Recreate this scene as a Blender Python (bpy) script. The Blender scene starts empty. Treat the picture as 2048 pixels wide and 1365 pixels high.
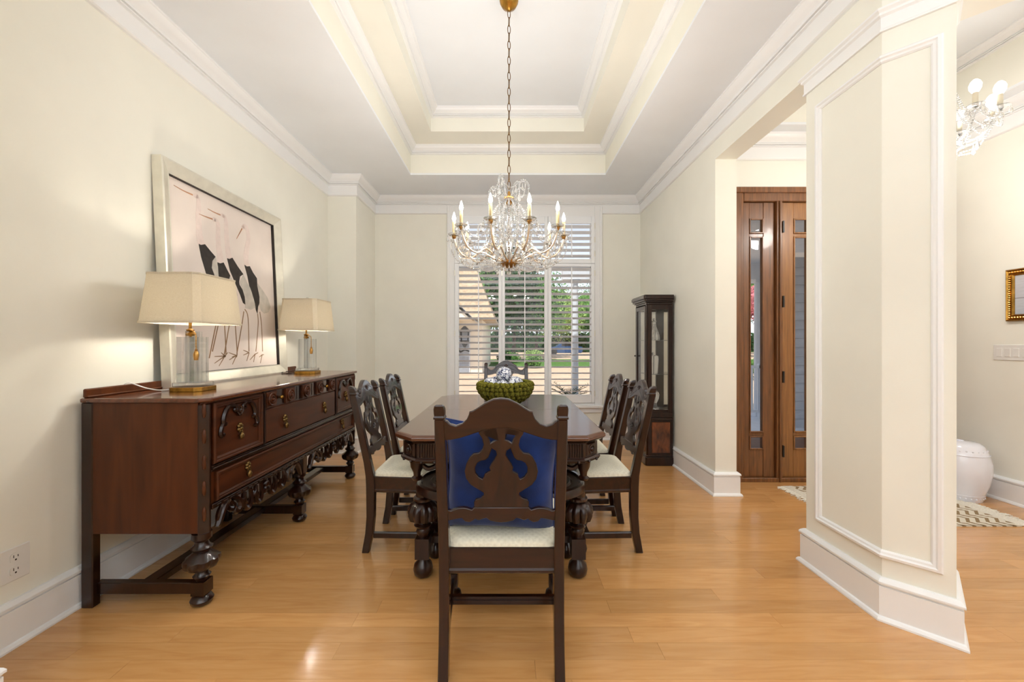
import bpy, bmesh, math, random
from mathutils import Vector, Matrix
random.seed(11)
S = bpy.context.scene
C = S.collection
PI = math.pi
EYE = 1.22                      # camera height

# ------------------------------------------------------------------ camera, world, sun, lights, exposure
cd = bpy.data.cameras.new('camera'); cam = bpy.data.objects.new('camera', cd); C.objects.link(cam)
cd.sensor_width = 36.0; cd.lens = 36.0 * 800 / 2048
cd.shift_x = 6 / 2048; cd.shift_y = 3.5 / 2048
cd.clip_start = 0.05; cd.clip_end = 300
cam.location = (0, 0, EYE); cam.rotation_euler = (PI / 2, 0, 0)
S.camera = cam
S.view_settings.view_transform = 'Standard'; S.view_settings.look = 'None'
S.view_settings.gamma = 1.0; S.view_settings.use_curve_mapping = False
S.view_settings.exposure = 0.80
S.cycles.use_denoising = True
S.cycles.max_bounces = 8; S.cycles.diffuse_bounces = 5; S.cycles.glossy_bounces = 4
S.cycles.transmission_bounces = 6; S.cycles.transparent_max_bounces = 12
S.cycles.caustics_reflective = False; S.cycles.caustics_refractive = False
S.cycles.sample_clamp_indirect = 4.0
S.cycles.use_adaptive_sampling = True; S.cycles.adaptive_threshold = 0.03

w = bpy.data.worlds.new('sky'); S.world = w; w.use_nodes = True
nt = w.node_tree; bg = nt.nodes['Background']
sky = nt.nodes.new('ShaderNodeTexSky'); sky.sky_type = 'HOSEK_WILKIE'
sky.sun_direction = Vector((-0.2, -0.5, 0.84)).normalized(); sky.turbidity = 2.5; sky.ground_albedo = 0.4
hs = nt.nodes.new('ShaderNodeHueSaturation'); hs.inputs['Saturation'].default_value = 0.35
nt.links.new(sky.outputs[0], hs.inputs['Color']); nt.links.new(hs.outputs[0], bg.inputs['Color'])
bg.inputs['Strength'].default_value = 3.0

def lamp(kind, name, loc, energy, color=(1, 1, 1), rot=(0, 0, 0), **kw):
    d = bpy.data.lights.new(name, kind); d.energy = energy; d.color = color
    for k, v in kw.items(): setattr(d, k, v)
    o = bpy.data.objects.new(name, d); C.objects.link(o); o.location = loc; o.rotation_euler = rot
    return o
sun = lamp('SUN', 'sun', (0, -10, 20), 3.0, (1, .95, .86), angle=0.01)
sun.rotation_euler = Vector((0.2, 0.5, -0.84)).to_track_quat('-Z', 'Y').to_euler()
# added fill lights behind the camera, standing in for light from unseen rooms
lamp('AREA', 'rear_fill', (0.1, -2.6, 1.75), 14, (.80, .91, 1), (PI / 2, 0, 0), shape='RECTANGLE', size=3.4, size_y=2.2)
lamp('AREA', 'ceiling_fill', (-.1, -1.7, 1.7), 80, (.87, .95, 1), (PI, 0, 0), shape='RECTANGLE', size=2.6, size_y=1.6)  # added upward fill that brightens the ceiling
lamp('AREA', 'foyer_fill', (2.95, -0.9, 1.7), 30, (.92, .965, 1), (PI, 0, 0), shape='RECTANGLE', size=1.4, size_y=1.6)  # added upward fill that brightens the foyer

# ------------------------------------------------------------------ materials
def rgb(r, g, b):               # sRGB 0-255 -> linear
    f = lambda c: (c / 255 / 12.92) if c / 255 <= 0.04045 else ((c / 255 + 0.055) / 1.055) ** 2.4
    return (f(r), f(g), f(b), 1)
def mat(name, col, rough=0.5, metal=0.0, var=0.06, scale=8.0, bump=0.0, bscale=60.0, coat=0.0, stretch=None, obj=True, spec=0.5, coat_rough=0.08, dark=None):
    m = bpy.data.materials.new(name); m.use_nodes = True; n = m.node_tree; L = n.links
    p = n.nodes['Principled BSDF']
    p.inputs['Roughness'].default_value = rough; p.inputs['Metallic'].default_value = metal
    p.inputs['Specular IOR Level'].default_value = spec
    if coat: p.inputs['Coat Weight'].default_value = coat; p.inputs['Coat Roughness'].default_value = coat_rough; p.inputs['Coat IOR'].default_value = 1.36 if coat == 1 else 1.5
    tc = n.nodes.new('ShaderNodeTexCoord'); mp = n.nodes.new('ShaderNodeMapping')
    L.new(tc.outputs['Object'], mp.inputs['Vector'])
    if stretch: mp.inputs['Scale'].default_value = stretch
    nz = n.nodes.new('ShaderNodeTexNoise'); nz.inputs['Scale'].default_value = scale; nz.inputs['Detail'].default_value = 6
    nz.inputs['Distortion'].default_value = 0.6 if stretch else 0
    L.new(mp.outputs[0], nz.inputs['Vector'])
    cr = n.nodes.new('ShaderNodeValToRGB'); L.new(nz.outputs['Fac'], cr.inputs['Fac'])
    d = dark or tuple(c * (1 - 2.2 * var) for c in col[:3]) + (1,)
    b = tuple(min(1, c * (1 + 1.2 * var)) for c in col[:3]) + (1,)
    cr.color_ramp.elements[0].color = d; cr.color_ramp.elements[0].position = 0.3
    cr.color_ramp.elements[1].color = b; cr.color_ramp.elements[1].position = 0.7
    L.new(cr.outputs['Color'], p.inputs['Base Color'])
    if bump:
        bn = n.nodes.new('ShaderNodeTexNoise'); bn.inputs['Scale'].default_value = bscale; bn.inputs['Detail'].default_value = 4
        L.new(mp.outputs[0], bn.inputs['Vector'])
        bp = n.nodes.new('ShaderNodeBump'); bp.inputs['Strength'].default_value = bump; bp.inputs['Distance'].default_value = 0.004
        L.new(bn.outputs['Fac'], bp.inputs['Height']); L.new(bp.outputs['Normal'], p.inputs['Normal'])
    return m
def glass_pane(name, tint=(1, 1, 1, 1), ior=1.45, real=0.0):
    m = bpy.data.materials.new(name); m.use_nodes = True; n = m.node_tree; L = n.links
    n.nodes.remove(n.nodes['Principled BSDF']); out = n.nodes['Material Output']
    t = n.nodes.new('ShaderNodeBsdfTransparent'); t.inputs['Color'].default_value = tint
    g = n.nodes.new('ShaderNodeBsdfGlossy'); g.inputs['Roughness'].default_value = 0.02
    f = n.nodes.new('ShaderNodeMath'); f.operation = 'MULTIPLY_ADD'; lw = n.nodes.new('ShaderNodeLayerWeight'); pw = n.nodes.new('ShaderNodeMath'); pw.operation = 'POWER'; pw.inputs[1].default_value = 4
    lw.inputs['Blend'].default_value = .5; L.new(lw.outputs['Facing'], pw.inputs[0]); L.new(pw.outputs[0], f.inputs[0]); f.inputs[1].default_value = .85; f.inputs[2].default_value = ((ior - 1) / (ior + 1)) ** 2
    mx = n.nodes.new('ShaderNodeMixShader')
    L.new(f.outputs[0], mx.inputs[0]); L.new(t.outputs[0], mx.inputs[1]); L.new(g.outputs[0], mx.inputs[2])
    if real:
        gl = n.nodes.new('ShaderNodeBsdfGlass'); gl.inputs['IOR'].default_value = 1.5; m2 = n.nodes.new('ShaderNodeMixShader'); m2.inputs[0].default_value = real
        L.new(mx.outputs[0], m2.inputs[1]); L.new(gl.outputs[0], m2.inputs[2]); mx = m2
    L.new(mx.outputs[0], out.inputs['Surface']); return m
def crystal(name, col=(1, 1, 1, 1), ior=1.5, rough=0.0, tw=1.0):
    m = bpy.data.materials.new(name); m.use_nodes = True; p = m.node_tree.nodes['Principled BSDF']
    p.inputs['Base Color'].default_value = col; p.inputs['Roughness'].default_value = rough
    p.inputs['Transmission Weight'].default_value = tw; p.inputs['IOR'].default_value = ior
    return m
def emit(name, col, st):
    m = bpy.data.materials.new(name); m.use_nodes = True; p = m.node_tree.nodes['Principled BSDF']
    p.inputs['Base Color'].default_value = col; p.inputs['Emission Color'].default_value = col
    p.inputs['Emission Strength'].default_value = st; return m

M = {}
M['wall'] = mat('wall_paint', (0.85, 0.835, 0.75, 1), 0.65, var=0.012, scale=3, bump=0.05, bscale=180, spec=0.3)
M['ceil'] = mat('ceiling_paint', (0.82, 0.845, 0.875, 1), 0.8, var=0.01, scale=3, spec=0.2)
M['trim'] = mat('trim_paint', (0.86, 0.86, 0.86, 1), 0.42, var=0.0, scale=3)
M['shutter'] = mat('shutter_paint', (0.89, 0.905, 0.93, 1), 0.35, var=0.01, scale=3)
M['dark'] = mat('dark_walnut', rgb(38, 15, 6), 0.3, var=0.24, scale=5, stretch=(6, 6, 0.7), spec=.22, coat=1, coat_rough=.1)
M['darkx'] = mat('dark_walnut_long', rgb(41, 16, 6), 0.3, var=0.24, scale=5, stretch=(0.7, 6, 6), spec=.22, coat=1, coat_rough=.1)
M['side'] = mat('sideboard_walnut', rgb(82, 42, 18), 0.34, var=0.16, scale=4, stretch=(5, 5, 0.5), spec=.3)
M['front'] = mat('sideboard_front_veneer', rgb(72, 34, 13), 0.36, var=0.22, scale=4, stretch=(5, 0.6, 5), spec=.35)
M['top'] = mat('polished_top', rgb(96, 50, 26), 0.2, var=0.15, scale=5, stretch=(7, 0.5, 5), coat=0.6, coat_rough=0.08)
M['tabletop'] = mat('table_top_wood', rgb(86, 48, 29), 0.22, var=0.12, scale=5, stretch=(0.7, 8, 5), coat=0.7, coat_rough=0.12)
M['burl'] = mat('burl_veneer', rgb(112, 60, 30), 0.3, var=0.35, scale=9, stretch=(2, 2, 1), coat=0.3)
M['oak'] = mat('door_oak', rgb(146, 98, 50), 0.38, var=0.16, scale=7, stretch=(9, 9, 0.5), coat=0.2)
M['oakdark'] = mat('door_frame_oak', rgb(122, 78, 42), 0.38, var=0.2, scale=7, stretch=(9, 9, 0.5), coat=0.2)
M['brass'] = mat('aged_brass', rgb(176, 132, 60), 0.28, 1.0, var=0.2, scale=30)
M['antique'] = mat('antique_brass', rgb(120, 94, 54), 0.42, .9, var=.2, scale=40)
M['rearwall'] = mat('rear_wall_darkened', (.42, .36, .30, 1), .7, var=.01)  # unseen wall, made darker to dim its reflection in the chair wood
M['gold'] = mat('gilt_metal', rgb(196, 150, 84), 0.3, 1.0, var=0.1, scale=30)
M['rose'] = mat('rose_gilt_arm', rgb(232, 212, 186), 0.28, .6, var=0.06, scale=30)
M['chain'] = mat('bronze_chain', rgb(120, 92, 60), 0.4, 1.0, var=0.1, scale=30)
M['black'] = mat('black_iron', rgb(26, 24, 22), 0.45, var=0.1)
M['cloth'] = mat('seat_damask', rgb(226, 220, 200), 0.8, var=0.05, scale=90, bump=0.25, bscale=150, spec=0.2)
def damask(m):                  # woven diamond figure on the seat cloth
    n = m.node_tree; L = n.links; p = n.nodes['Principled BSDF']; tc = n.nodes.new('ShaderNodeTexCoord'); prev = None
    src = p.inputs['Base Color'].links[0].from_socket
    for rz in (.785, -.785):
        mp = n.nodes.new('ShaderNodeMapping'); mp.inputs['Rotation'].default_value[2] = rz; L.new(tc.outputs['Object'], mp.inputs[0])
        wv = n.nodes.new('ShaderNodeTexWave'); wv.inputs['Scale'].default_value = 17; wv.inputs['Distortion'].default_value = 1.2; wv.inputs['Detail Scale'].default_value = 3; L.new(mp.outputs[0], wv.inputs[0])
        if prev is None: prev = wv.outputs['Fac']
        else:
            q = n.nodes.new('ShaderNodeMath'); q.operation = 'MULTIPLY'; L.new(prev, q.inputs[0]); L.new(wv.outputs['Fac'], q.inputs[1]); prev = q.outputs[0]
    mx = n.nodes.new('ShaderNodeMix'); mx.data_type = 'RGBA'; L.new(prev, mx.inputs[0]); L.new(src, mx.inputs[6]); mx.inputs[7].default_value = rgb(214, 207, 186); L.new(mx.outputs[2], p.inputs['Base Color'])
damask(M['cloth'])
M['velvet'] = mat('blue_velvet', rgb(22, 51, 114), 0.8, var=0.25, scale=7, bump=0.15, bscale=200, spec=0.3)
M['velvet'].node_tree.nodes['Principled BSDF'].inputs['Sheen Weight'].default_value = 0.2
M['polish'] = mat('polished_walnut_splat', rgb(36, 15, 7), 0.3, var=.2, scale=5, stretch=(6, 6, .7), spec=.3, coat=.99, coat_rough=.06)
M['silver'] = mat('champagne_silver_leaf', rgb(232, 228, 214), 0.36, 0.6, var=0.04, scale=14)
M['canvas'] = mat('pale_pink_silk', rgb(232, 219, 210), 0.42, var=0.02, scale=5)
M['inkblack'] = mat('print_black', rgb(44, 36, 32), 0.6, var=0.2, scale=30)
M['inkwhite'] = mat('print_white', rgb(222, 212, 200), 0.6, var=0.04, scale=30)
M['inkgrey'] = mat('print_grey_feather', rgb(206, 198, 187), 0.6, var=0.07, scale=20)
M['inkpink'] = mat('print_neck', rgb(232, 214, 206), 0.6, var=0.03, scale=30)
M['inkbrown'] = mat('print_leg', rgb(150, 118, 84), 0.6, var=0.1, scale=30)
M['inkred'] = mat('print_beak', rgb(184, 136, 104), 0.6, var=0.1, scale=30)
M['moss'] = mat('moss', rgb(116, 112, 40), 0.95, var=0.4, scale=60, bump=1.0, bscale=220, spec=0.1)
M['mossbase'] = mat('moss_under', rgb(58, 66, 22), 0.95, var=0.3, scale=60, spec=0.1)
M['ceramic'] = mat('white_glazed_ceramic', rgb(232, 232, 240), 0.12, var=0.01, coat=0.6)
M['plastic'] = mat('white_plastic', rgb(228, 226, 222), 0.35, var=0.01)
M['slot'] = mat('slot_dark', rgb(60, 50, 44), 0.6)
M['wax'] = mat('candle_sleeve', rgb(160, 140, 98), 0.5, var=0.04)
M['wax2'] = mat('white_candle_sleeve', rgb(232, 222, 200), .5, var=.02)
M['crystal'] = crystal('crystal_bead', (1, 1, 1, 1), 1.5, .02, .86)
M['crystalw'] = glass_pane('crystal_prism', (.97, .98, .98, 1), ior=1.8, real=.42)
M['pane'] = glass_pane('window_glass')
M['bulb'] = emit('lit_bulb', (1, .93, .8, 1), 14)
M['bulb2'] = emit('white_bulb', (1, .98, .95, 1), .55)
# ------------------------------------------------------------------ mesh helpers
class MB:
    def __init__(s, o=(0, 0, 0)): s.v = []; s.f = []; s.o = Vector(o)
    def add(s, vs, fs, Mx=None):
        b = len(s.v)
        for p in vs:
            p = Vector(p)
            s.v.append(Mx @ p if Mx is not None else p)
        s.f += [tuple(b + i for i in f) for f in fs]
        return s
    def box(s, x0, x1, y0, y1, z0, z1, Mx=None):
        return s.add([(x0, y0, z0), (x1, y0, z0), (x1, y1, z0), (x0, y1, z0), (x0, y0, z1), (x1, y0, z1), (x1, y1, z1), (x0, y1, z1)],
                     [(3, 2, 1, 0), (4, 5, 6, 7), (0, 1, 5, 4), (1, 2, 6, 5), (2, 3, 7, 6), (3, 0, 4, 7)], Mx)
    def prism(s, poly, h0, h1, Mx=None):       # polygon in xy, extruded in z
        n = len(poly)
        vs = [(x, y, h0) for x, y in poly] + [(x, y, h1) for x, y in poly]
        fs = [tuple(range(n - 1, -1, -1)), tuple(range(n, 2 * n))] + [(i, (i + 1) % n, n + (i + 1) % n, n + i) for i in range(n)]
        return s.add(vs, fs, Mx)
    def loft(s, rings, cap=True, Mx=None, closed=False):  # list of equal-length rings
        n = len(rings[0]); vs = [p for r in rings for p in r]; fs = []
        R = len(rings)
        for k in range(R if closed else R - 1):
            a = k * n; b = ((k + 1) % R) * n
            for i in range(n): fs.append((a + i, a + (i + 1) % n, b + (i + 1) % n, b + i))
        if cap and not closed: fs += [tuple(range(n - 1, -1, -1)), tuple(range((R - 1) * n, R * n))]
        return s.add(vs, fs, Mx)
    def lathe(s, prof, cx=0, cy=0, cz=0, seg=20, lobes=None, Mx=None):
        rings = []
        if lobes: seg = max(seg, int(lobes[2]) * 4)
        for r, z in prof:
            ring = []
            for i in range(seg):
                a = 2 * PI * i / seg; q = max(r, 1e-4)
                if lobes and lobes[0] <= z <= lobes[1]: q *= 1 + lobes[3] * abs(math.cos(a * lobes[2] / 2))
                ring.append((cx + q * math.cos(a), cy + q * math.sin(a), cz + z))
            rings.append(ring)
        return s.loft(rings, True, Mx)
    def tube(s, pts, r, n=6, closed=False, Mx=None, flat=1.0):
        pts = [Vector(p) for p in pts]; N = len(pts); rings = []; up = None
        for i, p in enumerate(pts):
            a = pts[(i - 1) % N] if (closed or i) else p
            b = pts[(i + 1) % N] if (closed or i < N - 1) else p
            t = (b - a).normalized()
            if up is None:
                up = Vector((0, 0, 1)) if abs(t.z) < 0.9 else Vector((1, 0, 0))
            u = (up - t * up.dot(t)).normalized(); w_ = t.cross(u); up = u
            rr = r[i] if isinstance(r, (list, tuple)) else r
            rings.append([p + rr * (math.cos(2 * PI * k / n) * u + flat * math.sin(2 * PI * k / n) * w_) for k in range(n)])
        return s.loft(rings, True, Mx, closed)
    def ball(s, c, r, seg=10, rings=6, sq=1.0, Mx=None):
        return s.lathe([(r * math.sin(PI * k / rings), -r * sq * math.cos(PI * k / rings)) for k in range(rings + 1)], c[0], c[1], c[2], seg, None, Mx)
    def octa(s, c, r, h=None):
        h = h or r; x, y, z = c
        return s.add([(x + r, y, z), (x, y + r, z), (x - r, y, z), (x, y - r, z), (x, y, z + h), (x, y, z - h)],
                     [(0, 1, 4), (1, 2, 4), (2, 3, 4), (3, 0, 4), (1, 0, 5), (2, 1, 5), (3, 2, 5), (0, 3, 5)])
    def sweep(s, path, AB, prof, closed=False):   # point = P + a*A + b*B
        rings = [[Vector(P) + a * Vector(A) + b * Vector(B) for a, b in prof] for P, (A, B) in zip(path, AB)]
        return s.loft(rings, True, None, closed)
    def build(s, name, m, parent=None, smooth=False, bevel=0.0, seg=1, kind=None, label=None, cat=None, group=None, angle=38):
        me = bpy.data.meshes.new(name)
        me.from_pydata([tuple(p - s.o) for p in s.v], [], s.f)
        bm = bmesh.new(); bm.from_mesh(me); bmesh.ops.recalc_face_normals(bm, faces=bm.faces); bm.to_mesh(me); bm.free()
        return link(name, me, m, parent, smooth, bevel, seg, kind, label, cat, group, angle, None if parent else s.o)
def link(name, me, m, parent=None, smooth=False, bevel=0.0, seg=1, kind=None, label=None, cat=None, group=None, angle=38, loc=None):
    if m is not None and not me.materials: me.materials.append(m)
    if smooth: me.shade_smooth(); me.set_sharp_from_angle(angle=math.radians(angle))
    o = bpy.data.objects.new(name, me); C.objects.link(o)
    if parent: o.parent = parent
    if loc is not None: o.location = loc
    if bevel:
        b = o.modifiers.new('bevel', 'BEVEL'); b.width = bevel; b.segments = seg; b.limit_method = 'ANGLE'; b.angle_limit = math.radians(40)
    return tag(o, label, cat, group, kind)
def tag(o, label=None, cat=None, group=None, kind=None):
    for k, v in (('label', label), ('category', cat), ('group', group), ('kind', kind)):
        if v: o[k] = v
    return o
def thing(name, label, cat, loc=(0, 0, 0), rz=0, group=None):
    o = bpy.data.objects.new(name, None); C.objects.link(o); o.empty_display_size = 0.1
    o.location = loc; o.rotation_euler = (0, 0, rz)
    return tag(o, label, cat, group)
def struct(name, mb, m, parent=None, **k):
    return mb.build(name, m, parent, kind=None if parent else 'structure', **k)
def copy_tree(o, parent=None):
    c = o.copy(); C.objects.link(c); c.parent = parent
    for ch in list(o.children): copy_tree(ch, c)
    return c
def smooth_pts(pts, closed=False, n=6):           # Catmull-Rom
    pts = [Vector(p) for p in pts]; N = len(pts); out = []
    for i in range(N if closed else N - 1):
        g = (lambda k: pts[k % N]) if closed else (lambda k: pts[min(max(k, 0), N - 1)])
        a, b, c, d = g(i - 1), g(i), g(i + 1), g(i + 2)
        for k in range(n):
            t = k / n
            out.append(0.5 * ((2 * b) + (c - a) * t + (2 * a - 5 * b + 4 * c - d) * t * t + (3 * b - a - 3 * c + d) * t ** 3))
    if not closed: out.append(pts[-1])
    return out
def plate(loops, thick, bevel=0.0):               # flat plate with holes in xz, thickness in y -> mesh data
    cu = bpy.data.curves.new('tmp', 'CURVE'); cu.dimensions = '2D'; cu.fill_mode = 'BOTH'
    cu.extrude = max(thick / 2 - bevel, 0.0005); cu.bevel_depth = bevel; cu.bevel_resolution = 1; cu.offset = -bevel
    for lp in loops:
        sp = cu.splines.new('POLY'); sp.points.add(len(lp) - 1); sp.use_cyclic_u = True
        for i, p in enumerate(lp): sp.points[i].co = (p[0], p[1], 0, 1)
    o = bpy.data.objects.new('tmp', cu); C.objects.link(o)
    dg = bpy.context.evaluated_depsgraph_get(); me = bpy.data.meshes.new_from_object(o.evaluated_get(dg))
    bpy.data.objects.remove(o); bpy.data.curves.remove(cu)
    me.transform(Matrix.Rotation(PI / 2, 4, 'X')); me.materials.clear()
    return me
def hpath(pts, side=1, closed=False):             # horizontal path -> A (offset to the left * side), B = up
    pts = [Vector((p[0], p[1], 0)) for p in pts]; N = len(pts); AB = []
    for i in range(N):
        d0 = (pts[i] - pts[i - 1]).normalized() if (closed or i) else None
        d1 = (pts[(i + 1) % N] - pts[i]).normalized() if (closed or i < N - 1) else None
        n0 = Vector((-d0.y, d0.x, 0)) if d0 else None; n1 = Vector((-d1.y, d1.x, 0)) if d1 else None
        n = (n0 + n1) / (1 + n0.dot(n1)) if d0 and d1 else (n0 or n1)
        AB.append((n * side, (0, 0, 1)))
    return AB
def run(mb, pts, z, prof, side=1, closed=False):
    return mb.sweep([(p[0], p[1], z) for p in pts], hpath(pts, side, closed), prof, closed)
BASE = [(0, 0), (.034, 0), (.034, .008), (.028, .018), (.020, .022), (.020, .150), (.013, .1505), (.013, .155), (.019, .1555), (.019, .161), (.025, .1615), (.025, .170), (.020, .178), (.010, .186), (0, .186)]
CROWN = [(0, 0), (.088, 0), (.088, -.010), (.082, -.014), (.075, -.03), (.06, -.046), (.045, -.056), (.036, -.066), (.036, -.072), (.027, -.0725), (.027, -.0765), (.041, -.077), (.041, -.0865), (.024, -.087), (.024, -.091), (.032, -.0915), (.032, -.100), (.014, -.1005), (.014, -.106),
         (.014, -.192), (.022, -.196), (.022, -.206), (.014, -.212), (0, -.214)]
TCROWN = [(0, 0), (.078, 0), (.078, -.010), (.07, -.014), (.062, -.03), (.045, -.042), (.03, -.05), (.03, -.055), (.02, -.0555), (.02, -.059), (.032, -.0595), (.032, -.067), (.018, -.0675), (.018, -.071), (.024, -.0715), (.024, -.079), (0, -.08)]

# ------------------------------------------------------------------ the room shell
XL, XR, YB, H = -2.0, 1.65, 5.03, 3.05
XF, YD = 3.82, 3.55             # foyer right wall, front-door wall
YR = -3.0
# floor: slab and planks
fl = struct('floor', MB().box(XL - .2, XF + .2, YR - .2, YB + .2, -.12, -.006), mat('subfloor', rgb(96, 58, 28), 0.6))
def floor_mat():
    m = bpy.data.materials.new('maple_plank'); m.use_nodes = True; n = m.node_tree; L = n.links; p = n.nodes['Principled BSDF']
    p.inputs['Roughness'].default_value = 0.24; p.inputs['Coat Weight'].default_value = 0.5; p.inputs['Coat Roughness'].default_value = 0.12
    ge = n.nodes.new('ShaderNodeNewGeometry'); oi = n.nodes.new('ShaderNodeObjectInfo')
    mu = n.nodes.new('ShaderNodeVectorMath'); mu.operation = 'MULTIPLY_ADD'
    cx = n.nodes.new('ShaderNodeCombineXYZ')
    for k in 'XYZ': L.new(oi.outputs['Random'], cx.inputs[k])
    mu.inputs[1].default_value = (40, 60, 20); L.new(cx.outputs[0], mu.inputs[0]); L.new(ge.outputs['Position'], mu.inputs[2])
    mp = n.nodes.new('ShaderNodeMapping'); mp.inputs['Scale'].default_value = (1.6, 14, 9); L.new(mu.outputs[0], mp.inputs['Vector'])
    nz = n.nodes.new('ShaderNodeTexNoise'); nz.inputs['Scale'].default_value = 2.2; nz.inputs['Detail'].default_value = 8; nz.inputs['Distortion'].default_value = 1.2
    L.new(mp.outputs[0], nz.inputs['Vector'])
    cr = n.nodes.new('ShaderNodeValToRGB'); L.new(nz.outputs['Fac'], cr.inputs['Fac'])
    e = cr.color_ramp.elements
    e[0].position = 0.22; e[0].color = rgb(196, 140, 84); e[1].position = 0.75; e[1].color = rgb(214, 162, 104)
    e2 = e.new(0.5); e2.color = rgb(207, 153, 94)
    hs = n.nodes.new('ShaderNodeHueSaturation'); mr = n.nodes.new('ShaderNodeMapRange')
    mr.inputs['To Min'].default_value = 0.88; mr.inputs['To Max'].default_value = 1.08
    L.new(oi.outputs['Random'], mr.inputs['Value']); L.new(mr.outputs[0], hs.inputs['Value']); L.new(cr.outputs[0], hs.inputs['Color'])
    L.new(hs.outputs[0], p.inputs['Base Color'])
    return m
pm = MB().box(0, 1, 0, 1, -1, 0); PW = 0.089
unit = bpy.data.meshes.new('plank'); unit.from_pydata([tuple(v) for v in pm.v], [], pm.f); unit.materials.append(floor_mat())
row = 0; y = 1.36
while y < YB:
    x1 = XF if y < YD else XR + .02
    x = XL - random.random() * 1.0
    while x < x1:
        L_ = random.uniform(0.75, 1.9); a, b = max(x, XL), min(x + L_, x1)
        if b - a > 0.05:
            o = bpy.data.objects.new('plank', unit); C.objects.link(o); o.parent = fl
            o.location = (a + .0004, y + .0004, random.uniform(-.0003, 0)); o.scale = (b - a - .0008, PW - .0008, .006)
        x += L_
    y += PW; row += 1
near = MB()
for k in range(int((1.36 - YR) / PW)): near.box(XL, XF, 1.36 - (k + 1) * PW + .0006, 1.36 - k * PW - .0006, -.006, 0)
o = near.build('plank_field', unit.materials[0], fl); o['kind'] = 'stuff'

# walls
def wallbox(name, *b): return struct(name, MB().box(*b), M['wall'])
wl = wallbox('wall_left', XL - .15, XL, YR, 4.41, 0, H + .8)
wallbox('wall_left_bump', XL - .15, -1.685, 4.41, YB + .15, 0, H + .8)
wallbox('wall_near', XL, -1.64, 1.08, 1.262, 0, H)
struct('wall_rear', MB().box(XL - .15, XF + .15, YR - .15, YR, 0, H + .8), M['rearwall'])
WX0, WX1, WZ0, WZ1 = -.678, 1.071, .467, 2.80   # window opening
bw = MB().box(-1.685, WX0, YB, YB + .16, 0, H + .8).box(WX1, XR + .17, YB, YB + .16, 0, H + .8)
bw.box(WX0, WX1, YB, YB + .16, 0, WZ0).box(WX0, WX1, YB, YB + .16, WZ1, H + .8)
struct('wall_back', bw, M['wall'])
HB = 2.69                        # underside of the headers
COL = [(1.65, 2.22), (1.65, 1.77), (1.806, 1.614), (2.04, 1.847), (1.82, 2.067), (1.82, 2.22)]
COLRUN = [(2.04, 1.847), (1.806, 1.614), (1.65, 1.77), (1.65, 2.22), (1.82, 2.22), (1.82, 2.067)]
wr = MB().box(XR, 1.82, 3.2, YB + .16, 0, H + .8).box(XR, 1.82, 2.067, 3.2, HB, H + .8)
wr.prism([(1.65, 2.067), (1.65, 1.77), (3.0, .42), (3.23, .653), (1.82, 2.067)], HB, H + .8)
struct('wall_right', wr, M['wall'])
struct('wall_column', MB().prism(COL, 0, HB), M['wall'])
wallbox('wall_foyer', XF, XF + .15, YR, YD + .15, 0, H + .8)
struct('wall_porch', MB().box(4.36, 9, 6.2, 6.3, -.15, 2.62), M['trim'])
DX0, DX1, DZ = 1.98, 3.78, 2.56
dw = MB().box(1.82, DX0, YD, YD + .15, 0, H + .8).box(DX1, XF, YD, YD + .15, 0, H + .8).box(DX0, DX1, YD, YD + .15, DZ, H + .8)
struct('wall_entry', dw, M['wall'])

# ceiling with two-step tray
T1 = (-1.073, 1.051, 1.02, 4.357); T2 = (-.786, .753, 1.35, 4.025); Z1, Z2 = 3.348, 3.562
def ring(mb, o, i, z0, z1):
    mb.box(o[0], i[0], o[2], o[3], z0, z1).box(i[1], o[1], o[2], o[3], z0, z1).box(i[0], i[1], o[2], i[2], z0, z1).box(i[0], i[1], i[3], o[3], z0, z1)
ce = MB(); ring(ce, (XL, 1.82, YR, YB), T1, H, H + .02)
FT = (2.02, 3.62, .6, 3.35)
ring(ce, (1.82, XF, YR, YD), FT, H, H + .02)
ce.box(T2[0] - .05, T2[1] + .05, T2[2] - .05, T2[3] + .05, Z2, Z2 + .02)
ce.box(FT[0], FT[1], FT[2], FT[3], H + .42, H + .44)
cl = struct('ceiling', ce, M['ceil'])
tr = MB()
def lips(mb, r, z0, z1, t=.03):
    mb.box(r[0] - t, r[0], r[2] - t, r[3] + t, z0, z1).box(r[1], r[1] + t, r[2] - t, r[3] + t, z0, z1)
    mb.box(r[0], r[1], r[2] - t, r[2], z0, z1).box(r[0], r[1], r[3], r[3] + t, z0, z1)
lips(tr, T1, H + .0202, Z1); ring(tr, (T1[0] - .03, T1[1] + .03, T1[2] - .03, T1[3] + .03), T2, Z1, Z1 + .02); lips(tr, T2, Z1 + .0202, Z2)
lips(tr, FT, H + .0202, H + .42)
tr.build('ceiling_tray', M['wall'], cl)
rf = MB().box(XL - .3, XF + .3, YR - .3, YB + .5, H + .8, H + .95)
struct('roof', rf, M['ceil'])
def rect(r): return [(r[0], r[2]), (r[1], r[2]), (r[1], r[3]), (r[0], r[3])]
mb = MB(); run(mb, rect(T1), Z1, TCROWN, 1, True); struct('trim_1', mb, M['trim'], smooth=True, angle=25)
mb = MB(); run(mb, rect(T2), Z2, TCROWN, 1, True); struct('trim_2', mb, M['trim'], smooth=True, angle=25)
mb = MB(); run(mb, rect(FT), H + .42, TCROWN, 1, True); struct('trim_3', mb, M['trim'], smooth=True, angle=25)
mb = MB(); run(mb, [(3.0, .42), (XR, 1.77), (XR, YB), (-1.685, YB), (-1.685, 4.41), (XL, 4.41), (XL, YR)], H, CROWN, 1); struct('trim_4', mb, M['trim'], smooth=True, angle=25)
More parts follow.
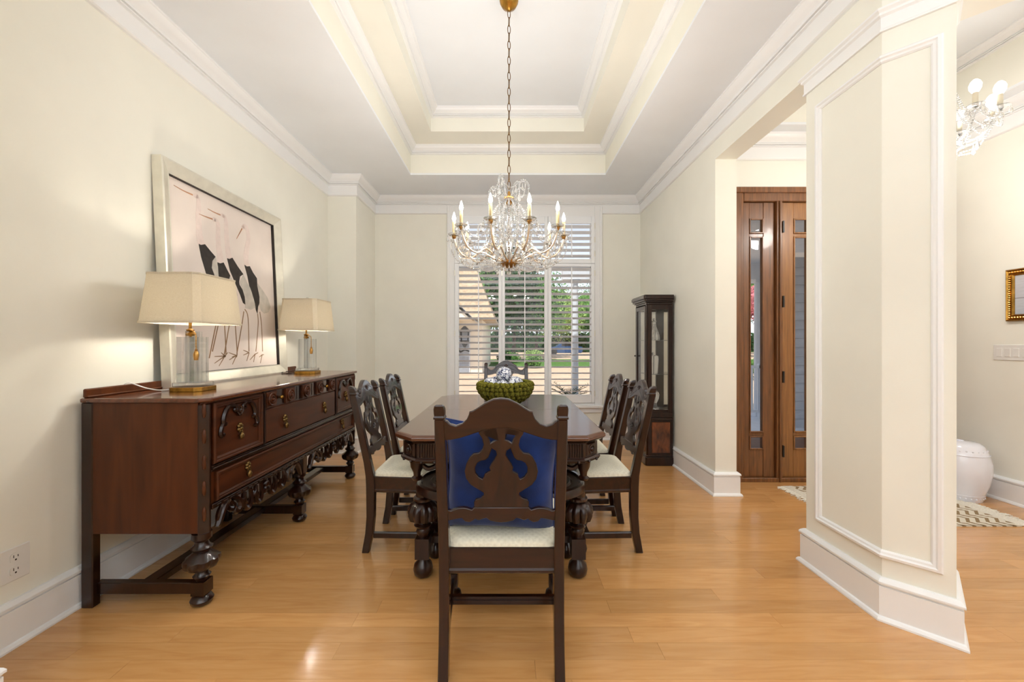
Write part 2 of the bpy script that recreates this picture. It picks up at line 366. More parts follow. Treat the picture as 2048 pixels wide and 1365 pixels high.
mb = MB(); run(mb, [(XF, YR), (XF, YD), (1.82, YD), (1.82, 2.067), (3.23, .653)], H, CROWN, 1); struct('trim_5', mb, M['trim'], smooth=True, angle=25)
# baseboards
mb = MB(); run(mb, [(-1.685, YB), (-1.685, 4.41), (XL, 4.41), (XL, 1.262), (-1.64, 1.262), (-1.64, 1.08)], 0, BASE, 1); struct('baseboard_left', mb, M['trim'], smooth=True, angle=25)
mb = MB(); run(mb, [(1.82, YD), (1.82, 3.2), (XR, 3.2), (XR, YB), (-1.685, YB)], 0, BASE, 1); struct('baseboard_right', mb, M['trim'], smooth=True, angle=25)
mb = MB(); run(mb, COLRUN, 0, BASE, 1)
o = struct('baseboard_column', mb, M['trim'], smooth=True, angle=25)
mb = MB(); run(mb, [(XF, YR), (XF, YD), (DX1 + .02, YD)], 0, BASE, 1); struct('baseboard_foyer', mb, M['trim'], smooth=True, angle=25)
# column capital and picture-frame mouldings
CAP = [(0, 0), (.012, 0), (.012, .008), (.008, .012), (.008, .062), (.018, .07), (.018, .08), (.028, .09), (.028, .098), (0, .098)]
mb = MB(); run(mb, COLRUN[:-1], HB - .098, CAP, 1); struct('trim_6', mb, M['trim'], smooth=True, angle=25)
PM = [(0, 0), (0, .008), (.006, .016), (.016, .018), (.022, .012), (.03, .010), (.036, .004), (.036, 0)]
n1, n2 = Vector((-1, 0, 0)), Vector((-1, -1, 0)).normalized(); nb = (n1 + n2) / (1 + n1.dot(n2)); up = Vector((0, 0, 1))
u1 = Vector((0, -1, 0)); u2 = Vector((1, -1, 0)).normalized()
q = .045
pl = Vector((1.65, 2.145, 0)); pb = Vector((1.65, 1.77, 0)); pr = pb + u2 * .185
zb, zt = .27, 2.49
P_ = [pl + up * zb, pb + up * zb, pr + up * zb, pr + up * zt, pb + up * zt, pl + up * zt]
AB = [(u1 + up, n1), (up, nb), (-u2 + up, n2), (-u2 - up, n2), (-up, nb), (u1 - up, n1)]
struct('trim_7', MB().sweep(P_, AB, PM, True), M['trim'], smooth=True, angle=25)

# ------------------------------------------------------------------ window with plantation shutters
win = thing('window_1', None, None, ((WX0 + WX1) / 2, YB, WZ0)); win['kind'] = 'structure'; wo = win.location
mb = MB(wo)
cw = .085
mb.box(WX0 - cw, WX0, YB - .022, YB, WZ0 - .06, H - .115).box(WX1, WX1 + cw, YB - .022, YB, WZ0 - .06, H - .115)
mb.box(WX0 - cw - .012, WX0 - cw + .02, YB - .032, YB, WZ0 - .06, H - .115).box(WX1 + cw - .02, WX1 + cw + .012, YB - .032, YB, WZ0 - .06, H - .115)
mb.box(WX0, WX1, YB - .022, YB, WZ1, H - .115)
mb.build('casing', M['trim'], win, bevel=.004)
MB(wo).box(WX0 - .11, WX1 + .11, YB - .06, YB, WZ0 - .062, WZ0 - .03).box(WX0 - .09, WX1 + .09, YB - .022, YB, WZ0 - .125, WZ0 - .062).box(WX0, WX1, YB - .03, YB + .1, WZ0 - .03, WZ0).build('sill', M['trim'], win, bevel=.005)
mb = MB(wo); cols = [WX0, -.09, .486, WX1]
for xx in cols: mb.box(xx - .03, xx + .03, YB + .10, YB + .14, WZ0, WZ1)
for zz in (WZ0, 2.21, WZ1): mb.box(WX0, WX1, YB + .10, YB + .14, zz - .03, zz + .03)
mb.build('sash', M['shutter'], win)
for k in range(3): MB(wo).box(cols[k] + .03, cols[k + 1] - .03, YB + .118, YB + .122, WZ0 + .03, WZ1 - .03).build('pane', M['pane'], win)
# louver mesh shared
LV = [(-.624, -.131), (-.05, .442), (.529, 1.025)]
def ellip(n=10, a=.0445, b=.0058): return [(a * math.cos(2 * PI * k / n), b * math.sin(2 * PI * k / n)) for k in range(n)]
lm = MB(); W_ = .493
lm.loft([[(x, p[0], p[1]) for p in ellip()] for x in (-W_ / 2, W_ / 2)])
lme = bpy.data.meshes.new('louver'); lme.from_pydata([tuple(v) for v in lm.v], [], lm.f); lme.materials.append(M['shutter']); lme.shade_smooth()
lme.set_sharp_from_angle(angle=math.radians(50))
SY0, SY1 = YB - .045, YB - .012
def shutter(k, z0, z1, zl0, zl1, n):
    a, b = cols[k] + .002, cols[k + 1] - .002; l0, l1 = LV[k]
    m_ = MB(wo)
    m_.box(a, l0, SY0, SY1, z0, z1).box(l1, b, SY0, SY1, z0, z1).box(l0, l1, SY0, SY1, z0, zl0).box(l0, l1, SY0, SY1, zl1, z1)
    f = m_.build('shutter_panel', M['shutter'], win, bevel=.004)
    pitch = (zl1 - zl0) / n
    for i in range(n):
        o = bpy.data.objects.new('louver', lme); C.objects.link(o); o.parent = f
        o.location = Vector(((l0 + l1) / 2, (SY0 + SY1) / 2, zl0 + (i + .5) * pitch)) - wo; o.rotation_euler = (math.radians(-13), 0, 0)
    xm = (l0 + l1) / 2
    MB(wo).box(xm - .006, xm + .006, SY0 - .034, SY0 - .022, zl0 + .02, zl1 - .02).build('tilt_rod', M['shutter'], f)
    hg = MB(wo)
    for zz in (z0 + .12, (z0 + z1) / 2, z1 - .12):
        hx = a if k < 2 else b
        hg.box(hx - .006, hx + .006, SY0 - .004, SY0, zz - .035, zz + .035)
    hg.build('hinge', M['silver'], f)
for k in range(3):
    shutter(k, WZ0 + .002, 2.208, .573, 2.172, 21)
    shutter(k, 2.212, WZ1 - .002, 2.266, 2.708, 6)

# ------------------------------------------------------------------ front door with sidelights
dr = thing('door_1', None, None, ((DX0 + DX1) / 2, YD, 0)); dr['kind'] = 'structure'; do = dr.location
mb = MB(do)
mb.box(DX0, 2.055, YD - .05, YD + .12, 0, DZ).box(2.055, DX1 - .06, YD - .05, YD + .12, DZ - .1, DZ).box(DX1 - .06, DX1, YD - .05, YD + .12, 0, DZ)
mb.box(DX0 - .01, DX1, YD - .07, YD - .05, DZ - .03, DZ + .02).box(DX0, 2.03, YD - .062, YD - .05, 0, DZ - .03)
mb.box(2.345, 2.395, YD - .05, YD + .12, 0, DZ - .1).box(2.362, 2.378, YD - .065, YD - .05, 0, DZ - .1)
mb.box(3.30, 3.35, YD - .05, YD + .12, 0, DZ - .1)
mb.box(DX0, DX1, YD - .055, YD + .12, 0, .035)
mb.build('frame', M['oakdark'], dr, bevel=.004)
ZG = [(.278, .397), (.428, 2.157), (2.184, 2.316)]
def leaf(name, x0, x1, gx, m_, y0=YD - .02, y1=YD + .03):
    b = MB(do); z0, z1 = .036, DZ - .102
    xs = [x0] + [v for g in gx for v in g] + [x1]
    for i in range(0, len(xs), 2): b.box(xs[i], xs[i + 1], y0, y1, z0, z1)
    zz = [z0] + [v for g in ZG for v in g] + [z1]
    for g0, g1 in gx:
        for i in range(0, len(zz), 2): b.box(g0, g1, y0 + .004, y1 - .004, zz[i], zz[i + 1])
        for a, c in ZG:   # glazing beads
            for (p0, p1, r0, r1) in ((g0, g0 + .012, a, c), (g1 - .012, g1, a, c), (g0 + .012, g1 - .012, a, a + .012), (g0 + .012, g1 - .012, c - .012, c)):
                b.box(p0, p1, y0 - .008, y0 + .012, r0, r1)
    f = b.build(name, m_, dr, bevel=.003)
    for g0, g1 in gx:
        for a, c in ZG:   # bevelled glass
            i0, i1, j0, j1 = g0 + .03, g1 - .03, a + .03, c - .03; ym = (y0 + y1) / 2
            MB(do).add([(g0, ym, a), (g1, ym, a), (g1, ym, c), (g0, ym, c), (i0, ym - .005, j0), (i1, ym - .005, j0), (i1, ym - .005, j1), (i0, ym - .005, j1)],
                       [(0, 1, 5, 4), (1, 2, 6, 5), (2, 3, 7, 6), (3, 0, 4, 7), (4, 5, 6, 7)]).build('pane', M['pane'], f)
    return f
leaf('sidelight', 2.057, 2.343, [(2.12, 2.245)], M['oakdark'])
dl = leaf('door_leaf', 2.397, 3.298, [(2.51, 2.64), (3.055, 3.185)], M['oak'])
leaf('sidelight', 3.352, DX1 - .062, [(3.45, 3.6)], M['oakdark'])
for zz in (.27, .92, 1.58, 2.235): MB(do).box(2.392, 2.404, YD - .062, YD - .02, zz - .05, zz + .05).build('hinge', M['black'], dl)
MB(do).box(3.20, 3.26, YD - .035, YD - .02, .9, 1.2).tube([(3.23, YD - .035, 1.0), (3.23, YD - .08, 1.0), (3.15, YD - .085, 1.0)], .01, 8).build('handle', M['black'], dl)
# ------------------------------------------------------------------ dining chairs
def chair_pt(cx, row):          # template of the lyre back -> chair x, z (metres)
    v = (770 + row / 4.0133 - 686) / 800
    z = (1.22 - v * 1.5731) / (1 - .211 * v)
    return ((cx - 582) * (1.5731 - .211 * z) / 800 / 4.0133, z)
def mirror_loop(left):          # left half from top centre round to bottom centre
    return left + [(1164 - x, y) for x, y in reversed(left)]
CREST = mirror_loop([(582, 104), (520, 112), (450, 145), (400, 178), (352, 207), (330, 212), (324, 236), (308, 272), (270, 309), (222, 325), (175, 312), (150, 286), (122, 280),
                     (118, 440), (180, 438), (250, 425), (340, 396), (440, 362), (520, 345), (582, 342)])
SPLAT = mirror_loop([(582, 330), (400, 372), (405, 392), (430, 430), (441, 478), (430, 515), (402, 543), (360, 548), (332, 574), (302, 630), (288, 692), (300, 750), (336, 800), (395, 836),
                     (438, 864), (441, 884), (412, 906), (378, 914), (362, 938), (364, 985), (582, 985)])
H1 = [(440, 372), (482, 353), (530, 346), (546, 390), (551, 440), (522, 449), (497, 465), (488, 438), (466, 400)]
H2 = [(508, 508), (540, 528), (546, 560), (525, 595), (498, 635), (486, 662), (495, 688), (470, 699), (448, 712), (443, 738), (430, 752), (402, 738), (375, 702), (372, 660), (390, 625), (420, 608), (455, 603), (478, 583), (492, 550)]
RAIL = mirror_loop([(582, 976), (365, 976), (345, 996), (310, 984), (280, 978), (240, 982), (205, 992), (180, 1003), (160, 998), (148, 985), (146, 1086), (228, 1069), (266, 1064), (290, 1090), (328, 1096), (350, 1086), (372, 1069),
                    (402, 1081), (434, 1068), (462, 1062), (492, 1085), (540, 1095), (582, 1098)])
def tr2(loop, sx, sz): return [(chair_pt(*p)[0] * sx, chair_pt(*p)[1] * sz) for p in loop]
LEGP = [(0, 0), (.022, 0), (.034, .012), (.037, .03), (.032, .048), (.018, .058), (.016, .066), (.018, .07), (.018, .135), (.02, .145), (.026, .152), (.02, .162), (.03, .175), (.046, .2), (.048, .225), (.038, .255), (.024, .272), (.03, .28), (.032, .29), (.024, .3), (.022, .32), (.03, .335), (.03, .37)]
def make_chair(sx, sz, label, group=None):
    t = thing('dining_chair', label, 'chair', group=group)
    zs = .463 * sz; hw = .2285 * sx; y0 = -.225; rake = .211
    # rear posts in one sweep from floor to finial
    for s in (-1, 1):
        prof = [(0, -.030, .020), (.05, -.021, .021), (.12, -.008, .022), (.22, 0, .023), (.40, 0, .025), (.47, -.004, .024)] + [(z, -(z - .463) * rake, .021 - .004 * (z - .5)) for z in (.55, .7, .85, .96)]
        rings = []
        for z, dy, hd in prof:
            zz = z * sz; w2 = .0185 - .002 * (z > .9); xc = s * (hw - .019)
            rings.append([(xc - w2, y0 + dy - hd, zz), (xc + w2, y0 + dy - hd, zz), (xc + w2, y0 + dy + hd, zz), (xc - w2, y0 + dy + hd, zz)])
        MB().loft(rings).build('leg', M['dark'], t, bevel=.003)
        # carved finial on the post top
        fn = MB(); xc = s * (hw - .019); zt = .962 * sz
        for dz, hx, hy in ((0, .0165, .0195), (.006, .0165, .0195)): pass
        rr = []
        for dz, hx, hy, dy in ((-.002, .019, .022, 0), (.006, .019, .022, 0), (.008, .0165, .018, 0), (.02, .0175, .019, 0), (.034, .0175, .017, -.003), (.044, .015, .012, -.007), (.049, .010, .006, -.010)):
            yy = y0 - (zt + dz - zs) * rake + dy
            rr.append([(xc - hx, yy - hy, zt + dz), (xc + hx, yy - hy, zt + dz), (xc + hx, yy + hy, zt + dz), (xc - hx, yy + hy, zt + dz)])
        fn.loft(rr).build('finial', M['dark'], t, bevel=.002)
    def rakeplate(name, loops, th, m, dy=0.0):
        me = plate(loops, th, .0035)
        for v in me.vertices: v.co.y += y0 + dy - (v.co.z - zs) * rake
        return link(name, me, m, t)
    cr = rakeplate('crest_rail', [tr2(CREST, sx, sz)], .026, M['darkx'] if sx > .95 else M['polish'])
    sp = rakeplate('splat', [tr2(SPLAT, sx, sz)] + [tr2(h, sx, sz) for h in (H1, H2, [(1164 - x, y) for x, y in H1], [(1164 - x, y) for x, y in H2])], .016, M['dark'] if sx > .95 else M['polish'])
    lr = rakeplate('lower_rail', [tr2(RAIL, sx, sz)], .022, M['darkx'])
    # rosettes in relief; black tubes stand in for the dark of incised grooves
    def onface(cx, row, lift):
        x, z = chair_pt(cx, row); x *= sx; z *= sz
        return (x, y0 + lift - (z - zs) * rake, z)
    g = MB()
    for s in (0, 1):
        f = (lambda x: 1164 - x) if s else (lambda x: x)
        g = MB(); g.tube([onface(f(a), b, .0122) for a, b in smooth2([(150, 318), (215, 352), (275, 345), (330, 290), (370, 245), (440, 215), (520, 205), (545, 230)])], 0.0022, 5); g.build('carved_scroll', M['black'], cr, smooth=True); g = MB()
        g.tube([onface(f(a), b, .0122) for a, b in smooth2([(180, 395), (240, 392), (310, 360), (380, 320), (450, 300), (520, 262)])], 0.002, 5); g.build('carved_scroll', M['black'], cr, smooth=True)
    x, y, z = onface(582, 222, .013); g = MB()
    for k in range(6): g.ball((x + .011 * math.cos(k * PI / 3), y, z + .011 * math.sin(k * PI / 3)), .0065, 6, 4)
    g.build('rosette', M['dark'], cr, smooth=True)
    g = MB(); x, y, z = onface(582, 770, .009)
    for k in range(5): g.ball((x + .013 * math.cos(k * 1.257 + .31), y, z + .013 * math.sin(k * 1.257 + .31)), .008, 6, 4)
    g.ball((x, y, z), .008, 6, 4); g.build('rosette', M['dark'], sp, smooth=True); g = MB()
    g.tube([onface(a, b, .008) for a, b in smooth2([(525, 300), (545, 420), (582, 480), (619, 420), (644, 300)])], .0018, 4)
    g.build('carved_scroll', M['black'], sp, smooth=True)
    # seat frame, cushion, front legs, stretchers
    fw = hw + (.035 if sx > .95 else .018); yf = .225 if sx > .95 else .12
    tz = .095 * sz
    outer = [(-hw + .012, y0), (hw - .012, y0), (fw, yf), (-fw, yf)]
    mb = MB()
    for a, b in ((0, 1), (1, 2), (2, 3), (3, 0)):
        p, q = Vector(outer[a] + (0,)), Vector(outer[b] + (0,)); d = (q - p).normalized(); nn = Vector((d.y, -d.x, 0))
        mb.sweep([p - d * .0, q + d * .0], [(nn, (0, 0, 1))] * 2, [(-.03, zs - tz), (.0, zs - tz), (.006, zs - tz + .006), (.006, zs - tz + .014), (0, zs - tz + .02), (.0, zs - .004), (-.006, zs), (-.03, zs)])
    mb.build('seat_frame', M['darkx'], t)
    rings = []
    for z_, ins in ((zs - .012, .008), (zs + .008, .006), (zs + .022, .016), (zs + .030, .045), (zs + .034, .11)):
        ring_ = []
        for k in range(4):
            a = Vector(outer[k]); prv = Vector(outer[k - 1]); nx = Vector(outer[(k + 1) % 4])
            e0 = (prv - a).normalized(); e1 = (nx - a).normalized(); rc = min(.03 + ins, .06)
            base = a + (e0 + e1) * ins
            for tt in (0, .33, .67, 1):
                ring_.append(tuple(base + e0 * rc * (1 - tt) ** 2 + e1 * rc * tt ** 2) + (z_,))
        rings.append(ring_)
    MB().loft(rings).build('seat', M['cloth'], t, smooth=True, angle=70)
    sl = sz * .37 / .37
    for s in (-1, 1):
        b = MB(); xx, yy = s * (fw - .03), yf - .035
        b.lathe([(r, z * sz) for r, z in LEGP], xx, yy, 0, 16, (.175 * sz, .255 * sz, 8, .08))
        b.box(xx - .02, xx + .02, yy - .02, yy + .02, .07 * sz, .135 * sz)
        b.build('leg', M['dark'], t, smooth=True)
        p, q = Vector((s * (hw - .02), y0 + .015, .1)), Vector((xx, yy, .1)); d = (q - p).normalized(); nn = Vector((d.y, -d.x, 0))
        MB().sweep([p, q], [(nn, (0, 0, 1))] * 2, [(-.009, -.016), (.009, -.016), (.009, .012), (.005, .018), (-.005, .018), (-.009, .012)]).build('stretcher', M['dark'], t)
    xs = (hw + fw) / 2 - .02
    mb = MB().box(-xs, xs, .035, .055, .083, .118).box(-xs, xs, .03, .06, .098, .104)
    mb.build('stretcher', M['darkx'], t)
    mb = MB().box(-fw + .05, fw - .05, yf - .048, yf - .022, .235 * sz, .275 * sz) if False else None
    return t
def smooth2(pts, n=4): return [(p.x, p.y) for p in smooth_pts([(a, b, 0) for a, b in pts], False, n)]
ch = make_chair(1.0, 1.0, 'carved dining chair at the near table end, blue cushion on its seat', 'carved dining chairs')
ch.location = (-.027, 1.70, 0)
far = copy_tree(ch); far.location = (-.03, 3.84, 0); far.rotation_euler = (0, 0, PI)
far['label'] = 'carved dining chair at the far table end, mostly hidden behind the moss bowl'
sc_ = make_chair(.905, .955, 'carved dining chair on the sideboard side of the table, nearer of the two', 'carved dining chairs')
sc_.location = (-.578, 2.52, 0); sc_.rotation_euler = (0, 0, -PI / 2)
for x, y, rz, lb in ((-.57, 3.035, -PI / 2, 'carved dining chair on the sideboard side of the table, farther of the two'),
                     (.502, 2.52, PI / 2, 'carved dining chair on the foyer side of the table, nearer of the two'),
                     (.492, 3.01, PI / 2, 'carved dining chair on the foyer side of the table, farther of the two')):
    c = copy_tree(sc_); c.location = (x, y, 0); c.rotation_euler = (0, 0, rz); c['label'] = lb

# blue cushion on the near chair
def cushion(w2, h2, th, n=22):
    b = MB(); vs = []; fs = []
    for side in (1, -1):
        for j in range(n + 1):
            for i in range(n + 1):
                u, v = -1 + 2 * i / n, -1 + 2 * j / n
                pin = 1 - .10 * (1 - u * u) * abs(v) ** 3; pin2 = 1 - .10 * (1 - v * v) * abs(u) ** 3
                e = max(0, (1 - u ** 4) * (1 - v ** 4)) ** .55
                wr_ = (.006 * math.sin(7 * u + 3 * v) + .004 * math.sin(11 * v - 6 * u * u)) * (1 - u * u) * (1 - v * v)
                vs.append((u * w2 * pin2, side * th * e + wr_, v * h2 * pin))
    N = (n + 1) ** 2
    for sd in (0, 1):
        for j in range(n):
            for i in range(n):
                a = sd * N + j * (n + 1) + i; q = (a, a + 1, a + n + 2, a + n + 1)
                fs.append(q if sd else q[::-1])
    b.add(vs, fs); return b
cu = thing('cushion', 'plump royal blue velvet cushion leaning against the near chair back', 'cushion', (-.030, 1.560, .700))
cu.rotation_euler = (math.radians(11), math.radians(2.5), 0)
b = cushion(.222, .228, .072); b.build('cushion_cover', M['velvet'], cu, smooth=True, angle=180)
edge = [(.222 * u * (1 - .10 * (1 - v * v) * abs(u) ** 3), 0, .228 * v * (1 - .10 * (1 - u * u) * abs(v) ** 3)) for u, v in
        [(-1 + k / 8, -1) for k in range(16)] + [(1, -1 + k / 8) for k in range(16)] + [(1 - k / 8, 1) for k in range(16)] + [(-1, 1 - k / 8) for k in range(16)]]
MB().tube(edge, .004, 5, True).build('piping', M['velvet'], cu, smooth=True)

# ------------------------------------------------------------------ dining table
TX, TY, TW, TL, TC, TH = -.045, 2.767, .547, .797, .11, .76
def oct_(e, c=TC): 
    w2, l2 = TW - e, TL - e
    c = c - e * .59
    return [(TX - w2 + c, TY - l2), (TX + w2 - c, TY - l2), (TX + w2, TY - l2 + c), (TX + w2, TY + l2 - c), (TX + w2 - c, TY + l2), (TX - w2 + c, TY + l2), (TX - w2, TY + l2 - c), (TX - w2, TY - l2 + c)]
tb = thing('dining_table', 'dark carved dining table with clipped corners under the crystal chandelier', 'table', (TX, TY, 0)); to = tb.location
def octring(z, e): return [(x, y, z) for x, y in oct_(e)]
for s in (0, 1):                 # two leaves meeting at the centre seam
    def half(e, z):
        P = oct_(e); g = .0008
        return [(x, y, z) for x, y in ([P[0], P[1], P[2], (P[2][0], TY - g), (P[7][0], TY - g), P[7]] if s == 0 else [P[3], P[4], P[5], P[6], (P[6][0], TY + g), (P[3][0], TY + g)])]
    MB(to).loft([half(.012, TH - .03), half(.0, TH - .026), half(.0, TH - .012), half(.010, TH - .003), half(.016, TH), ]).build('table_leaf', M['tabletop'], tb, bevel=.0015)
MB(to).loft([octring(TH - .0305, .004), octring(TH - .034, .012), octring(TH - .045, .028)]).build('top_moulding', M['darkx'], tb)
ap = MB(to).loft([octring(TH - .125, .042), octring(TH - .04, .042)])
apo = ap.build('apron', M['dark'], tb)
mb = MB(to); mb.loft([octring(TH - .152, .052), octring(TH - .146, .034), octring(TH - .132, .026), octring(TH - .122, .036)])
mb.build('apron_moulding', M['darkx'], tb, bevel=.002)
P = oct_(.026)
mb = MB(to)
for k in range(8):
    a, q = Vector(P[k]), Vector(P[(k + 1) % 8]); L_ = (q - a).length; n_ = max(2, int(L_ / .062))
    for i in range(n_):
        p = a.lerp(q, (i + .5) / n_); mb.ball((p.x, p.y, TH - .139), .008, 8, 5)
mb.build('apron_bead', M['dark'], tb, smooth=True)
P = oct_(.042)
for k in (0, 4, 7, 1, 3, 5):  # fluted blocks near the corners, rosettes on clipped corners
    pass
for k in range(8):
    a, q = Vector(P[k]), Vector(P[(k + 1) % 8]); d = (q - a).normalized(); nn = Vector((d.y, -d.x)); L_ = (q - a).length
    if k % 2 == 0:
        for st in (0, L_ - .09):
            fl_ = MB(to)
            for i in range(7):
                c = a + d * (st + .012 + i * .0125); fl_.tube([(c.x, c.y, TH - .118), (c.x, c.y, TH - .05)], .0052, 6)
            fl_.build('fluting', M['dark'], tb, smooth=True)
    else:
        c = a + d * (L_ / 2); w_ = .042
        pa = MB(to); e0, e1 = c - d * w_, c + d * w_
        pa.loft([[(e0.x, e0.y, TH - .118), (e1.x, e1.y, TH - .118), (e1.x, e1.y, TH - .05), (e0.x, e0.y, TH - .05)], [(x + nn.x * .008, y + nn.y * .008, z) for x, y, z in
                 [((c - d * .034).x, (c - d * .034).y, TH - .11), ((c + d * .034).x, (c + d * .034).y, TH - .11), ((c + d * .034).x, (c + d * .034).y, TH - .058), ((c - d * .034).x, (c - d * .034).y, TH - .058)]]])
        cc = c + nn * .008
        pa.tube([(cc.x + d.x * .022 * math.cos(t_), cc.y + d.y * .022 * math.cos(t_), TH - .084 + .022 * math.sin(t_)) for t_ in [i * PI / 8 for i in range(16)]], .004, 5, True)
        pa.ball((cc.x, cc.y, TH - .084), .012, 8, 6)
        pa.build('corner_rosette', M['dark'], tb, smooth=True)
for sx in (-1, 1):               # carved pendants under the apron corners
    for sy in (-1, 1):
        x, y = TX + sx * .43, TY + sy * .70
        b = MB(to); b.lathe([(.0, -.105), (.022, -.10), (.03, -.088), (.018, -.078), (.02, -.06), (.034, -.03), (.038, 0)], x, y, TH - .148, 10)
        b.tube(smooth_pts([(x - sx * .015, y, TH - .16), (x - sx * .06, y, TH - .19), (x - sx * .12, y, TH - .165), (x - sx * .15, y, TH - .15)]), .013, 6)
        b.build('apron_pendant', M['dark'], tb, smooth=True)
TLEG = [(0, 0), (.03, 0), (.046, .014), (.051, .04), (.045, .066), (.028, .083), (.024, .095), (.026, .1), (.026, .21), (.026, .215), (.034, .23), (.036, .24), (.03, .252), (.042, .262), (.047, .27), (.036, .281), (.06, .3), (.069, .33), (.067, .358), (.052, .382), (.04, .392), (.05, .4), (.05, .412), (.038, .42), (.038, .445)]
leg_me = None
for sy in (-1, 1):
    yc = TY + sy * .585
    # horizontal oval ring that the legs carry
    def stad(rx, ry, n=48): return [(TX + rx * math.copysign(abs(math.cos(2 * PI * k / n)) ** .75, math.cos(2 * PI * k / n)), yc + ry * math.copysign(abs(math.sin(2 * PI * k / n)) ** .85, math.sin(2 * PI * k / n))) for k in range(n)]
    prof = [(.445, .255, .435), (.455, .265, .445), (.455, .265, .468), (.448, .258, .482), (.430, .240, .484), (.420, .232, .474), (.385, .197, .472), (.375, .187, .482), (.355, .167, .482), (.350, .162, .470), (.350, .162, .440)]
    MB(to).loft([[(x, y, z) for x, y in stad(rx, ry)] for rx, ry, z in prof] , cap=False, closed=True).build('base_ring', M['dark'], tb, smooth=True, angle=30)
    for sx in (-1, 1):
        for dy, xx in ((.085, .405), (-.105, .373)):
            px, py = TX + sx * xx, yc + sy * dy
            b = MB(to); b.lathe(TLEG, px, py, 0, 18, (.285, .385, 10, .2)); b.box(px - .036, px + .036, py - .036, py + .036, .1, .205)
            b.build('leg', M['dark'], tb, smooth=True)
            # turned upright from ring to top
        ux, uy = TX + sx * .30, yc
        b = MB(to); b.lathe([(.03, .44), (.03, .47), (.05, .48), (.036, .495), (.045, .52), (.05, .545), (.03, .575), (.036, .585), (.03, .6), (.05, .62), (.06, .64)], ux, uy, 0, 16, (.5, .57, 8, .1))
        b.box(ux - .1, ux + .1, uy - .045, uy + .045, .435, .452)
        b.build('upright', M['dark'], tb, smooth=True)
        MB(to).box(TX + sx * .39 - .018, TX + sx * .39 + .018, yc - .09, yc + .09, .135, .175).build('stretcher', M['dark'], tb)
    MB(to).box(TX - .375, TX + .375, yc - .02, yc + .02, .137, .173).build('stretcher', M['dark'], tb)
MB(to).box(TX - .025, TX + .025, TY - .565, TY + .565, .138, .172).build('stretcher', M['dark'], tb)

# moss bowl with china balls
BX, BY = -.028, 3.0
bo = thing('moss_bowl', 'round bowl covered in green moss tufts at the centre of the dining table', 'bowl', (BX, BY, TH))
prof = [(.0, 0), (.085, 0), (.09, .012), (.11, .022), (.165, .055), (.195, .095), (.203, .135), (.195, .155), (.175, .15), (.165, .12), (.12, .07), (0, .06)]
MB(bo.location).lathe(prof, BX, BY, TH, 32).build('bowl', M['mossbase'], bo, smooth=True)
tf = MB()
rings = []
for k in range(6):
    a = PI / 2 * k / 5
    rings.append([(.0195 * math.cos(a) * (1 + .12 * random.uniform(-1, 1)) * math.cos(2 * PI * i / 9), .0195 * math.cos(a) * (1 + .12 * random.uniform(-1, 1)) * math.sin(2 * PI * i / 9), .0135 * math.sin(a)) for i in range(9)])
tf.loft(rings)
tme = bpy.data.meshes.new('moss_tuft'); tme.from_pydata([tuple(v) for v in tf.v], [], tf.f); tme.materials.append(M['moss']); tme.shade_smooth()
rows = [(.112, .025, -.9), (.145, .044, -.75), (.172, .068, -.55), (.193, .096, -.25), (.203, .126, 0.0), (.200, .154, .7), (.178, .163, 1.4)]
for j, (r, z, el) in enumerate(rows):
    n_ = int(2 * PI * r / .034)
    for i in range(n_):
        a = 2 * PI * (i + .5 * (j % 2)) / n_ + random.uniform(-.04, .04)
        d = Vector((math.cos(a) * math.cos(el), math.sin(a) * math.cos(el), math.sin(el)))
        o = bpy.data.objects.new('moss_tuft', tme); C.objects.link(o); o.parent = bo
        o.location = (r * math.cos(a), r * math.sin(a), z); o.rotation_euler = d.to_track_quat('Z', 'Y').to_euler(); k = random.uniform(.9, 1.2); o.scale = (k, k, k)
def china():
    m = bpy.data.materials.new('blue_white_china'); m.use_nodes = True; n = m.node_tree; L = n.links; p = n.nodes['Principled BSDF']
    p.inputs['Roughness'].default_value = .12; p.inputs['Coat Weight'].default_value = .5
    tc = n.nodes.new('ShaderNodeTexCoord'); oi = n.nodes.new('ShaderNodeObjectInfo'); ad = n.nodes.new('ShaderNodeVectorMath'); L.new(tc.outputs['Object'], ad.inputs[0]); L.new(oi.outputs['Random'], ad.inputs[1])
    vo = n.nodes.new('ShaderNodeTexVoronoi'); vo.feature = 'SMOOTH_F1'; vo.inputs['Scale'].default_value = 34; L.new(ad.outputs[0], vo.inputs['Vector'])
    nz = n.nodes.new('ShaderNodeTexNoise'); nz.inputs['Scale'].default_value = 60; L.new(ad.outputs[0], nz.inputs['Vector'])
    mx = n.nodes.new('ShaderNodeMath'); mx.operation = 'MULTIPLY'; L.new(vo.outputs['Distance'], mx.inputs[0]); L.new(nz.outputs['Fac'], mx.inputs[1])
    cr = n.nodes.new('ShaderNodeValToRGB'); cr.color_ramp.interpolation = 'CONSTANT'; L.new(mx.outputs[0], cr.inputs['Fac'])
    e = cr.color_ramp.elements; e[0].color = rgb(226, 228, 234); e[0].position = 0; e[1].color = rgb(40, 50, 92); e[1].position = .17
    x = e.new(.24); x.color = rgb(222, 226, 234); x = e.new(.32); x.color = rgb(70, 84, 130)
    L.new(cr.outputs[0], p.inputs['Base Color']); return m
M['china'] = china()
